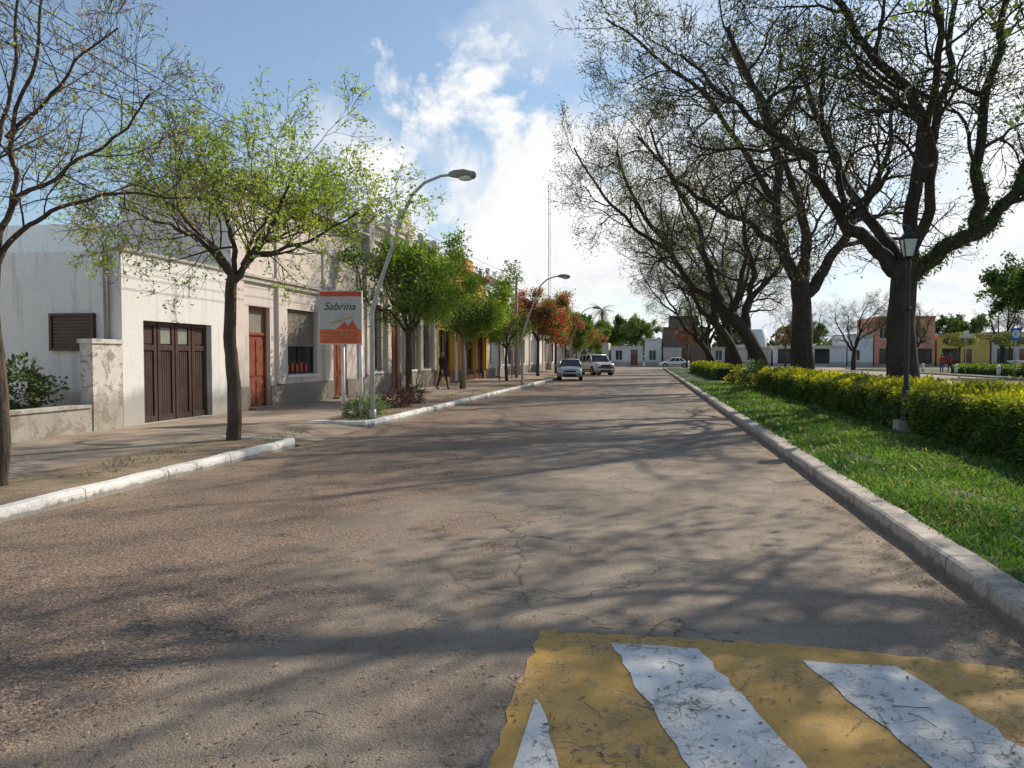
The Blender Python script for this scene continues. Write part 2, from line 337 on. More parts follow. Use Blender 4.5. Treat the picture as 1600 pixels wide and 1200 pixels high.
def big1():
    T=Tree(BIG)
    T.limb([P3(0,-.2),P3(-.02,1.5,.05),P3(-.08,3,0),P3(.05,4.4,0)],.50,.36,jit=.015)
    T.limb([P3(.0,3.9),P3(-.6,4.7,.2),P3(-1.3,5.4,.3),P3(-2.2,6.2,.2),P3(-3,7.3,-.3),P3(-3.9,8.1,-.2),P3(-4.6,9.7,.3),P3(-5.6,11.6,0)],.27,.07,9,.3,3.2)
    T.limb([P3(.05,4.2),P3(.1,5.4,-.1),P3(.3,7.3,-.3),P3(.0,9.2,-.4),P3(-1.3,10.8,-.2),P3(-2.4,12.4,0),P3(-3.2,14,0)],.27,.07,9,.35,3.2)
    T.limb([P3(.25,6.9,-.3),P3(.7,8.2,-.2),P3(1,9.8,-.2),P3(1.4,11.6,.3),P3(1.8,14,.2)],.17,.06,8,.3,2.8)
    T.limb([P3(.1,4.0),P3(.7,4.5,-.1),P3(1.3,4.9,-.3),P3(2.3,5.5,-.3),P3(3.2,6.5,-.2),P3(4,7.5,.2),P3(5.2,9,0),P3(6,11,.3)],.29,.09,8,.45,3.,moss=2600)
    T.limb([P3(2.0,5.3,-.3),P3(2.05,6.4,-.3),P3(2.1,7.6,-.2),P3(2.5,9.8,0),P3(3.1,11.8,.2),P3(3,14,0)],.22,.07,9,.3,2.8,moss=1300)
    T.limb([P3(0,4.4),P3(-.4,5.8,1.2),P3(-.9,7.4,2.5),P3(-1,9.5,3.8),P3(-1.6,12,5)],.22,.06,8,.3,3.)
    T.limb([P3(0,4.4),P3(.2,5.9,-1.),P3(-.6,7.9,-2.2),P3(-1,10,-3.4),P3(-2,12.4,-4.2)],.2,.05,8,.35,2.8)
    T.limb([P3(-1.9,6.,.2),P3(-2.0,7.5,.4),P3(-2.4,9.2,.8),P3(-2.2,11.,1.)],.12,.05,6,.3,2.3)
    T.limb([P3(-3.7,8.0,-.2),P3(-5.0,8.6,-.6),P3(-6.0,9.8,-.3),P3(-7.2,10.6,-.6)],.12,.04,7,.3,2.4)
    return T.mesh('plaza_tree',M['bark'],gc1,gc2,1.7,.10,.18,mossc=((.04,.075,.015),(.11,.17,.035)),drop=-.1)
m1=big1(); addobj('plaza_tree',m1,(7.9,25.7,.1))
def big2():
    T=Tree(BIG)
    T.limb([P3(0,-.2),P3(.05,1.5,.05),P3(-.1,3.5,0),P3(-.2,5.2,0)],.62,.42,jit=.02)
    T.limb([P3(-.2,4.9),P3(-.9,6.7,.2),P3(-1.4,8.9,.1),P3(-1.3,11.4,.2),P3(-2.1,13.9,0),P3(-3.6,16.8,.5)],.34,.08,10,.3,3.5)
    T.limb([P3(-.1,4.2),P3(.8,5.4,.2),P3(2,7.3,.2),P3(3,9.2,-.2),P3(4,11.4,.2),P3(4.4,14,.3)],.34,.08,9,.3,3.5)
    T.limb([P3(-.8,6.4,.2),P3(-1.9,7.6,.6),P3(-4,8.9,.8),P3(-6.2,10.2,.4),P3(-8.2,12.3,.2)],.2,.06,10,.25,3.)
    T.limb([P3(-.3,5),P3(-.4,7.5,-1.3),P3(-1.8,10,-2.6),P3(-3.4,12.5,-3.8),P3(-4.6,15,-4)],.24,.06,9,.3,3.2)
    T.limb([P3(0,5),P3(.6,7.5,1.5),P3(.6,10,3),P3(.4,13,4)],.24,.06,8,.3,3.2)
    T.limb([P3(-1.35,9.2,.1),P3(-2.9,11.4,.3),P3(-4.9,14,-.3),P3(-7.4,16.2,.0),P3(-9.8,18,.0)],.18,.05,11,.3,3.2)
    return T.mesh('plaza_tree',M['bark'],gc1,gc2,2.0,.12,.22,drop=-.2)
m2=big2(); addobj('plaza_tree',m2,(7.6,39.9,.1))
def big3():
    T=Tree(BIG)
    T.limb([P3(0,-.2),P3(-.5,1.5,.05),P3(-1.6,3.3,0),P3(-3.3,5.0,0)],.55,.36,jit=.02)
    T.limb([P3(-3.0,4.8),P3(-4.9,6.3,.3),P3(-6.5,8.6,.1),P3(-8.5,11.4,.3),P3(-9.8,14.5,-.3)],.26,.07,11,.25,3.8)
    T.limb([P3(-3.0,4.8),P3(-4,7.4,-.5),P3(-4.6,10,-.3),P3(-6.4,13,0),P3(-7.6,16,0)],.26,.07,10,.3,3.5)
    T.limb([P3(-1.3,2.9),P3(-1.2,4.8,.4),P3(-.8,7,.5),P3(-1.2,10,1.2),P3(-.6,13,1.5)],.3,.07,10,.3,3.5)
    T.limb([P3(-2.4,4.1),P3(-2.1,6.2,-1.6),P3(-2.4,9,-3.2),P3(-3.6,12,-4)],.22,.06,9,.3,3.3)
    T.limb([P3(-6.3,8.3,.1),P3(-8.5,9.8,.5),P3(-10.6,12.,.2),P3(-12.4,14.8,0)],.16,.05,9,.25,3.)
    T.limb([P3(-1.1,5,.4),P3(1.1,7.4,1.2),P3(2.2,10,2.)],.2,.06,7,.3,3.)
    return T.mesh('plaza_tree',M['bark'],gc1,gc2,1.9,.13,.22,drop=-.2)
m3=big3(); addobj('plaza_tree',m3,(7.6,51.5,.1))
for i,(x,y,a,s,mm) in enumerate([(7.3,63,.5,.85,m3),(7.6,74,-.35,.8,m2),(7.2,85,.3,.72,m3),(7.4,96,2.0,.7,m1),(17.5,92,1.,.5,m1),(24,96,2.5,.48,m2),(31,99,.3,.5,m1),(40,96,3.5,.5,m2)]):
    addobj('plaza_tree',mm,(x,y,.1),(0,0,a),(s,s,s))
def big0():
    P=dict(BIG); P['max']=3; P['kids']=[0,6,5]; P['leaflv']=3; P['rmin']=.016; T=Tree(P)
    T.limb([(0,0,-.2),(.1,0,2),(0,.1,4)],.45,.36,jit=.02)
    T.limb([(0,0,3.8),(-.8,.8,5.6),(-1.6,2,7.6),(-2,3.6,9.6),(-2.6,5,11)],.24,.06,10,.3,2.8)
    T.limb([(0,0,3.8),(1,1,6),(1.8,2.4,8.4),(2.2,4,10.6)],.24,.06,9,.3,2.8)
    T.limb([(0,0,3.8),(-1,-.6,6),(-2.4,-.9,8),(-3.8,-.6,10)],.2,.05,9,.3,2.6)
    T.limb([(0,0,3.8),(.6,-1,6),(1.6,-2,8.4),(2,-3,10.4)],.2,.06,8,.3,2.4)
    T.limb([(-1.3,1.6,7.0),(-3.2,2.3,8.6),(-4.6,3.4,10.2)],.13,.05,8,.3,2.4)
    return T.mesh('plaza_tree',M['bark'],(.05,.08,.018),(.14,.20,.04),5,.14,.24,drop=-.1)
m0=big0(); addobj('plaza_tree',m0,(8.6,10.6,.1))
yg1=(.20,.27,.04); yg2=(.42,.52,.09)
def left2():
    P=dict(max=4,wig=.16,trop=.02,kids=[0,4,4,3],ang=(25,65),lr=(.5,.85),rmin=.0042,leaflv=4,seg=.2); T=Tree(P)
    T.limb([(0,0,-.1),(.02,.02,1),(-.04,0,2),(.05,0,2.9)],.14,.10,jit=.008)
    for ctl,r in [([(.05,0,2.8),(-.25,.1,3.2),(-.9,.1,3.7),(-1.5,.3,3.9),(-2.1,.2,4.2)],.06),
                  ([(.05,0,2.8),(.3,.1,3.2),(.75,-.1,3.7),(1.0,-.2,4.2),(1.3,-.2,4.8)],.065),
                  ([(.05,0,2.8),(.0,.1,3.4),(-.2,.3,3.9),(-.3,.3,4.4),(-.1,.1,4.9)],.06),
                  ([(.05,0,2.8),(-.1,-.3,3.3),(-.5,-.9,3.8),(-.8,-1.4,4.2)],.05),
                  ([(.05,0,2.8),(.2,.5,3.4),(.6,1.3,3.9),(.9,1.9,4.2)],.05),
                  ([(.3,.1,3.2),(1.0,.0,3.4),(1.7,.1,3.7),(2.3,.0,4.0)],.045),
                  ([(.2,0,3.1),(.6,-.6,3.4),(1.2,-1.2,3.8)],.04)]:
        T.limb(ctl,r,.016,9,.2,1.15,1,.02)
    return T.mesh('street_tree',M['bark2'],yg1,yg2,1.9,.075,.05,asp=.42)
addobj('street_tree',left2(),(-7.2,12.5,.12),(0,0,.15))
def left1():
    P=dict(max=4,wig=.16,trop=.01,kids=[0,4,4,3],ang=(25,68),lr=(.5,.85),rmin=.0032,leaflv=4,seg=.2); T=Tree(P)
    T.limb([(0,0,-.1),(.02,.02,1),(-.04,0,1.9),(.0,0,2.7)],.105,.08,jit=.008)
    for ctl,r in [([(.0,0,2.5),(.3,.1,2.95),(.8,.25,3.2),(1.4,.4,3.35),(2.1,.5,3.3)],.04),
                  ([(.0,0,2.6),(.2,.1,3.3),(.35,-.1,3.9),(.8,-.2,4.8),(1.0,-.2,5.6)],.045),
                  ([(.0,0,2.6),(-.1,.1,3.5),(-.1,.3,4.3),(.1,.3,5.2),(.3,.1,6.0)],.045),
                  ([(.0,0,2.6),(-.3,-.3,3.4),(-.9,-.9,4.1),(-1.2,-1.4,4.8)],.04),
                  ([(.2,.1,3.2),(.7,.4,3.7),(1.2,.6,4.1),(1.5,.7,4.6)],.03),
                  ([(.3,-.1,3.9),(.9,.0,4.5),(1.5,.1,5.1)],.026)]:
        T.limb(ctl,r,.011,8,.2,1.0,1,.02)
    return T.mesh('street_tree',M['bark2'],(.22,.27,.06),(.42,.46,.12),.5,.055,.04,c3=(.30,.19,.10),f3=.5,asp=.35)
addobj('street_tree',left1(),(-7.3,7.6,.12))
def leafy(h,rr,dens,c1,c2,size,c3=None,f3=0,lean=0,drop=0):
    P=dict(max=3,wig=.18,trop=.03,kids=[0,5,5],ang=(30,70),lr=(.5,.8),rmin=.008,leaflv=2,seg=.3); T=Tree(P)
    fk=h*.42; T.limb([(0,0,-.1),(lean*.3,.05,fk*.5),(lean,0,fk)],.14,.10,jit=.01)
    for k in range(7):
        a=k*2*math.pi/6+U(-.3,.3); q=U(.5,1.1)*rr if k<6 else .1
        T.limb([(lean,0,fk*.95),(lean+.3*q*math.cos(a),.3*q*math.sin(a),fk+h*.12),(lean+.65*q*math.cos(a),.65*q*math.sin(a),fk+h*U(.16,.30)),(lean+.85*q*math.cos(a),.85*q*math.sin(a),h*U(.68,.92))],.06,.018,8,.2,rr*.42,1,.03)
    return T.mesh('street_tree',M['bark2'],c1,c2,dens,size,.15,c3,f3,asp=.5,drop=drop)
lt=leafy(5.6,2.5,8.5,(.08,.15,.022),(.26,.36,.055),.11,drop=-.7); addobj('street_tree',lt,(-8.0,25.2,.12))
lt2=leafy(5.2,2.1,7,(.09,.16,.025),(.26,.34,.055),.12,lean=.2,drop=-.6); addobj('street_tree',lt2,(-8.3,34.2,.12))
addobj('street_tree',lt,(-8.2,45,.12),(0,0,2),(.8,.8,.85))
lr_=leafy(6.4,2.6,6,(.10,.14,.03),(.22,.27,.06),.15,(.62,.07,.09),.24,drop=-.6); 
for x,y,s,a in [(-8.0,57,1,0),(-7.7,66,.95,1.4),(-7.9,88,.85,2.2)]: addobj('flowering_tree',lr_,(x,y,.12),(0,0,a),(s,s,s))
lg=leafy(6.4,2.8,7,(.05,.09,.02),(.15,.21,.04),.2,drop=-.6)
for x,y,s,a in [(-8,77,.95,0),(-7.8,98,1.,1.5),(-9,112,1.1,2.),(-14,128,1.3,1),(-2,139,1.35,.4),(-5,142,1.2,2.4)]: addobj('green_tree',lg,(x,y,.1),(0,0,a),(s,s,s))
T_=leafy(9.5,4.2,8,(.03,.06,.015),(.11,.17,.035),.28,drop=-.6); 
for x,y,s,a in [(29,64,1.0,0),(33,60,.8,1),(62,110,.9,2),(50,136,.9,1.1),(26,138,.8,.3),(70,128,1,.6),(14,136,.7,2.1)]: addobj('shade_tree',T_,(x,y,.1),(0,0,a),(s,s,s))
C=[]
for k in range(150):
    a=rad(-75+150*k/149+U(-.5,.5)); r=U(210,260); cx=math.sin(a)*r; cy=math.cos(a)*r; hh=U(4,8.5)
    n=300; q=R.normal(size=(n,3)); q/=np.linalg.norm(q,axis=1,keepdims=True); q*=R.uniform(.6,1.05,(n,1)); C.append(q*np.array([U(5,9),U(4,6),hh*.5])+np.array([cx,cy,hh*.5]))
C=np.vstack(C); v,q=leafquads(C,1.3,asp=.8); addobj('distant_trees',quadmesh('distant_trees',v,q,np.zeros(len(q)),leafcols(C,(.04,.06,.03),(.11,.14,.05),.3),[M['leaf']]))
# ------------------------------------------------------------------ ground, roads
def sheet(name,mat,rects,z):
    mb=MB(mat)
    for x0,x1,y0,y1 in rects: mb.poly([(x0,y0,z),(x1,y0,z),(x1,y1,z),(x0,y1,z)])
    return single(name,mb)
sheet('ground',M['ground'],[(-2500,2500,-2500,2500)],-.03)
KX0,KX1=-6.1,2.15
sheet('road',M['asphalt'],[(KX0-.02,KX1+.02,-30,106),(10.2,25,-30,106),(-160,160,106,119)],0)
def slab(name,mat,x0,x1,y0,y1,z=.13): 
    mb=MB(mat); mb.box(x0,x1,y0,y1,-.02,z); return single(name,mb)
slab('pavement',M['pave'],-10.95,-7.6,-30,105)
slab('planting_strip',M['dirt'],-7.6,-6.28,-30,12.75,.125); slab('planting_strip',M['dirt'],-7.6,-6.28,16.55,105,.125)
mb=MB(M['pave']); mb.poly([(-7.6,12.9,.126),(-6.1,12.9,.006),(-6.1,16.4,.006),(-7.6,16.4,.126)]); single('driveway',mb)
slab('lawn',M['lawn'],2.40,10.0,-30,104,.125)
slab('plaza_lawn',M['lawn'],25.2,140,-30,104,.125)
mb=MB(M['pave']); mb.box(26.5,140,78,82,.0,.131); mb.box(33,36,-30,78,0,.131); single('plaza_path',mb)
def kerb(name,mat,pts,w=.18,h=.14,side=1):
    P=[]; 
    for a,b in zip(pts[:-1],pts[1:]):
        n=max(1,int(math.dist(a,b)/.4)); P+=[(a[0]+(b[0]-a[0])*i/n,a[1]+(b[1]-a[1])*i/n) for i in range(n)]
    P.append(pts[-1]); mb=MB(mat,False); prof=[(0,-.02),(.006,h*.7),(.015,h*.9),(.04,h),(w-.02,h+.004),(w,h-.015),(w,-.02)]
    for i,p in enumerate(P):
        a=P[max(i-1,0)];b=P[min(i+1,len(P)-1)]; t=nrm((b[0]-a[0],b[1]-a[1],0)); nx,ny=-t[1]*side,t[0]*side
        j=G(0,.007); jz=G(0,.005)
        for q,z in prof: mb.v.append((p[0]+nx*(q+j),p[1]+ny*(q+j),z+(jz if z>0 else 0)))
    k=len(prof)
    for i in range(len(P)-1):
        for j in range(k-1): mb.f.append((i*k+j,i*k+j+1,i*k+k+j+1,i*k+k+j))
    mb.f.append(tuple(range(k))); mb.f.append(tuple(range((len(P)-1)*k,len(P)*k)))
    return single(name,mb)
kerb('kerb',M['kerbw'],[(-6.1,-30),(-6.1,12.6),(-6.22,12.9),(-7.6,12.93)],side=1)
kerb('kerb',M['kerbw'],[(-7.6,16.37),(-6.22,16.4),(-6.1,16.7),(-6.1,105)],side=1)
kerb('kerb',M['kerbg'],[(2.15,-30),(2.15,102.5),(2.6,103.8),(3.6,104)],w=.25,h=.15,side=-1)
kerb('kerb',M['kerbg'],[(10.2,-30),(10.2,104)],w=.2,side=1); kerb('kerb',M['kerbg'],[(25,-30),(25,104)],w=.2,side=-1)
kerb('kerb',M['kerbg'],[(-160,119),(160,119)],w=.2,side=1); slab('pavement',M['pave'],-160,160,119.2,124,.13)
def sub(poly,zz): return [(x,y,zz) for x,y in poly]
Y0,Y1,XL,XR=.6,4.42,-.6,2.10
edge=[(XL+(XR-XL)*i/60, (4.40 if i<35 else 4.40-.20*((i-35)/25)**1.3)+G(0,.014)) for i in range(60,-1,-1)]
mb=MB(M['yellow']); mb.poly(sub([(XL,Y0),(XR,Y0)]+edge+[(XL+G(0,.012),4.35-.1*i) for i in range(37)],.004)); single('speed_hump_marking',mb)
def clip(poly,ax,val,keep):
    out=[]
    for i in range(len(poly)):
        a,b=poly[i],poly[(i+1)%len(poly)]; ia=(a[ax]-val)*keep>=0; ib=(b[ax]-val)*keep>=0
        if ia: out.append(a)
        if ia!=ib:
            t=(val-a[ax])/(b[ax]-a[ax]); out.append((a[0]+(b[0]-a[0])*t,a[1]+(b[1]-a[1])*t))
    return out
mb=MB(M['whitep'])
for k in range(-2,4):
    x=-.19+k*1.0; yt=4.25; yb=.7; dx=-.29*(yb-yt)
    if k>=1: yt=4.18
    if k>=2: yt=4.05
    lft=[(x+dx*t+G(0,.009),yt+(yb-yt)*t) for t in np.linspace(1,0,40)]; rgt=[(x+.48+dx*t+G(0,.009),yt+(yb-yt)*t) for t in np.linspace(0,1,40)]
    tp=[(x+.48*t,yt+G(0,.01)) for t in (.15,.3,.45,.6,.75,.9)]
    p=clip(clip(lft+tp+rgt,0,-.5,1),0,2.04,-1)
    if len(p)>2: mb.poly(sub(p,.008))
single('speed_hump_stripes',mb)
# ------------------------------------------------------------------ grass, hedge, litter
def blades(name,xs,ys,z,h,w,c1,c2):
    n=len(xs); b=np.stack([xs,ys,np.full(n,z)],1); th=R.uniform(0,2*np.pi,n); dx=np.stack([np.cos(th),np.sin(th),np.zeros(n)],1)
    ln=R.normal(0,.7,(n,3)); ln[:,2]=0; hh=(h*R.uniform(.5,1.2,n))*(.75+.5*np.clip(.5+.5*np.sin(xs*4.1+ys*2.3)*np.sin(ys*1.7-xs),0,1)); hh=hh[:,None]; ww=(w*R.uniform(.7,1.3,n))[:,None]
    tip=b+ln*hh+np.array([0,0,1.])*hh
    V=np.stack([b-dx*ww,b+dx*ww,tip+dx*ww*.25,tip-dx*ww*.25],1).reshape(-1,3)
    return addobj(name,quadmesh(name,V,np.arange(4*n).reshape(-1,4),np.zeros(n),leafcols(b,c1,c2,2.2,(.30,.25,.10),.09),[M['leaf']]))
n=85000; ys=1/R.uniform(1/45,1/3.2,n); xs=R.uniform(2.36,6.5,n); keep=(xs<4.9)|(R.random(n)<.2); keep&=(np.sin(xs*2.7+ys*1.3)*np.sin(ys*.9-xs*1.9)<.72)|(R.random(n)<.4); xs=xs[keep];ys=ys[keep]; sc=np.clip(ys/5.5,1,4.5)
blades('grass',xs,ys,.12,.05*sc**.35,.0075*sc,(.042,.10,.014),(.15,.25,.042))
n=9000; ys=R.uniform(5,60,n); xs=R.uniform(-7.6,-6.3,n); k=(np.sin(xs*3+ys*1.1)+np.sin(ys*.7)>.5); blades('verge_grass',xs[k],ys[k],.12,.05,.006,(.09,.11,.03),(.22,.22,.07))
def hedge(name,x0,x1,y0,y1,h,n,size,top,side,core=.10):
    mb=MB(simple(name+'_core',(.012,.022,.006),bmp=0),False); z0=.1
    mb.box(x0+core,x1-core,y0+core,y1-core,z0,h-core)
    ly=y1-y0;lx=x1-x0; w=np.array([ly*h,ly*h,ly*lx*1.3,lx*h,lx*h]); w/=w.sum(); f=R.choice(5,n,p=w); u=R.random(n);v=R.random(n)
    X=np.where(f==0,x0,np.where(f==1,x1,x0+u*lx)); Y=np.where(f<3,y0+R.random(n)*ly,np.where(f==3,y0,y1)); Z=np.where(f==2,h,z0+v*(h-z0))
    def wob(a,b,c): return .06*np.sin(a*2.1+c*3+b*1.3)+.05*np.sin(b*3.3+a)+.04*np.sin(c*7+b*5)
    C=np.stack([X,Y,Z],1); d=wob(X,Y,Z)+R.normal(0,.045,n)-.02; nrmv=np.zeros((n,3)); nrmv[f==0,0]=-1;nrmv[f==1,0]=1;nrmv[f==2,2]=1;nrmv[f==3,1]=-1;nrmv[f==4,1]=1
    C+=nrmv*d[:,None]; C[:,2]-=.06*(np.minimum(X-x0,x1-X)<.12)*(f==2)
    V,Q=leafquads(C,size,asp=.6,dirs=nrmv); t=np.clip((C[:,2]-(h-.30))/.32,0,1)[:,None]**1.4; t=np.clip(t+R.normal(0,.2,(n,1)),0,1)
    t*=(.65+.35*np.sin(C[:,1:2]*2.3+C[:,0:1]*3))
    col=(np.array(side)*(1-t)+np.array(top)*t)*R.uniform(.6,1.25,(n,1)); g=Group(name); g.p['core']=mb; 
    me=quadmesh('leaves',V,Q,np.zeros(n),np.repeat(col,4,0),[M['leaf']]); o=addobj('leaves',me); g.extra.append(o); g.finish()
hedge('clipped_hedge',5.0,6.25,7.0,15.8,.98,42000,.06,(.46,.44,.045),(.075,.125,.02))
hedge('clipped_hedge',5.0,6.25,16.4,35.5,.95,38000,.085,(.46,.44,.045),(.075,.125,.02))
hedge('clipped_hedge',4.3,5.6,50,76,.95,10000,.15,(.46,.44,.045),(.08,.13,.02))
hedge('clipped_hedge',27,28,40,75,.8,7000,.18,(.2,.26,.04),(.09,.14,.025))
def bush(name,c,rx,ry,rz,n,size,c1,c2,c3=None,f3=0,asp=.5):
    q=R.normal(size=(n,3)); q/=np.linalg.norm(q,axis=1,keepdims=True); q*=R.uniform(.35,1.0,(n,1))**.6
    q*=(1+.18*np.sin(q[:,0:1]*6+q[:,1:2]*5)+.12*np.sin(q[:,2:3]*9)); C=q*np.array([rx,ry,rz]); C[:,2]=np.maximum(C[:,2],-rz*.95)
    V,Q=leafquads(C,size,asp=asp,dirs=q); return addobj(name,quadmesh(name,V,Q,np.zeros(n),leafcols(C,c1,c2,3,c3,f3),[M['leaf']]),c)
bush('garden_shrub',(-12.0,12.9,1.0),.85,.6,.5,1500,.11,(.04,.08,.02),(.11,.15,.04),(.2,.12,.07),.1)
bush('spiky_plant',(-6.75,17.6,.34),.3,.45,.22,350,.28,(.05,.09,.03),(.13,.19,.07),asp=.10)
bush('spiky_plant',(-6.9,18.6,.30),.3,.4,.2,300,.28,(.05,.09,.03),(.13,.19,.07),asp=.10)
bush('red_leaf_plant',(-7.2,21.6,.34),.35,.6,.24,450,.26,(.07,.03,.03),(.13,.07,.05),asp=.12)
bush('red_leaf_plant',(-7.25,23.3,.38),.3,.5,.28,400,.26,(.06,.03,.03),(.11,.10,.05),asp=.12)
bush('lawn_shrub',(5.0,37.5,.6),.7,.8,.7,2000,.13,(.06,.10,.03),(.16,.21,.04))
bush('lawn_shrub',(4.7,41,.5),.5,.7,.55,1500,.13,(.07,.11,.03),(.26,.28,.04),(.6,.45,.04),.2)
bush('flower_bed',(5.4,44,.35),1.0,2.2,.35,2200,.12,(.08,.13,.03),(.26,.28,.04),(.75,.55,.05),.3)
bush('lawn_shrub',(5.6,36.2,.5),.8,.6,.5,1500,.12,(.14,.18,.03),(.4,.4,.05))
n=12000; xs=np.r_[R.uniform(-6.0,2.1,n//4),-6.05+np.abs(R.normal(0,1.6,n//2)),2.1-np.abs(R.normal(0,.25,n//5))]; n=len(xs); ys=1/R.uniform(1/40,1/2.2,n); k=xs<2.1; xs=xs[k];ys=ys[k];n=len(xs)
C=np.stack([xs,ys,np.full(n,.012)],1); V,Q=leafquads(C,.028,flat=.95,asp=.45); V[:,2]=np.clip(V[:,2],.0095,.03)
addobj('leaf_litter',quadmesh('leaf_litter',V,Q,np.zeros(n),leafcols(C,(.13,.08,.05),(.42,.32,.20),9),[M['litter']]))
mb=MB(simple('twig',(.11,.07,.045)))
for k in range(85):
    x=U(-5.9,2.0);y=1/U(1/22,1/2.6); a=U(0,6.28); l=U(.05,.18); pts=[(x,y,.014)]
    for j in range(3): a+=G(0,.45); x+=math.cos(a)*l/3; y+=math.sin(a)*l/3; pts.append((x,y,.014))
    mb.tube(pts,.002,4)
single('fallen_twigs',mb)
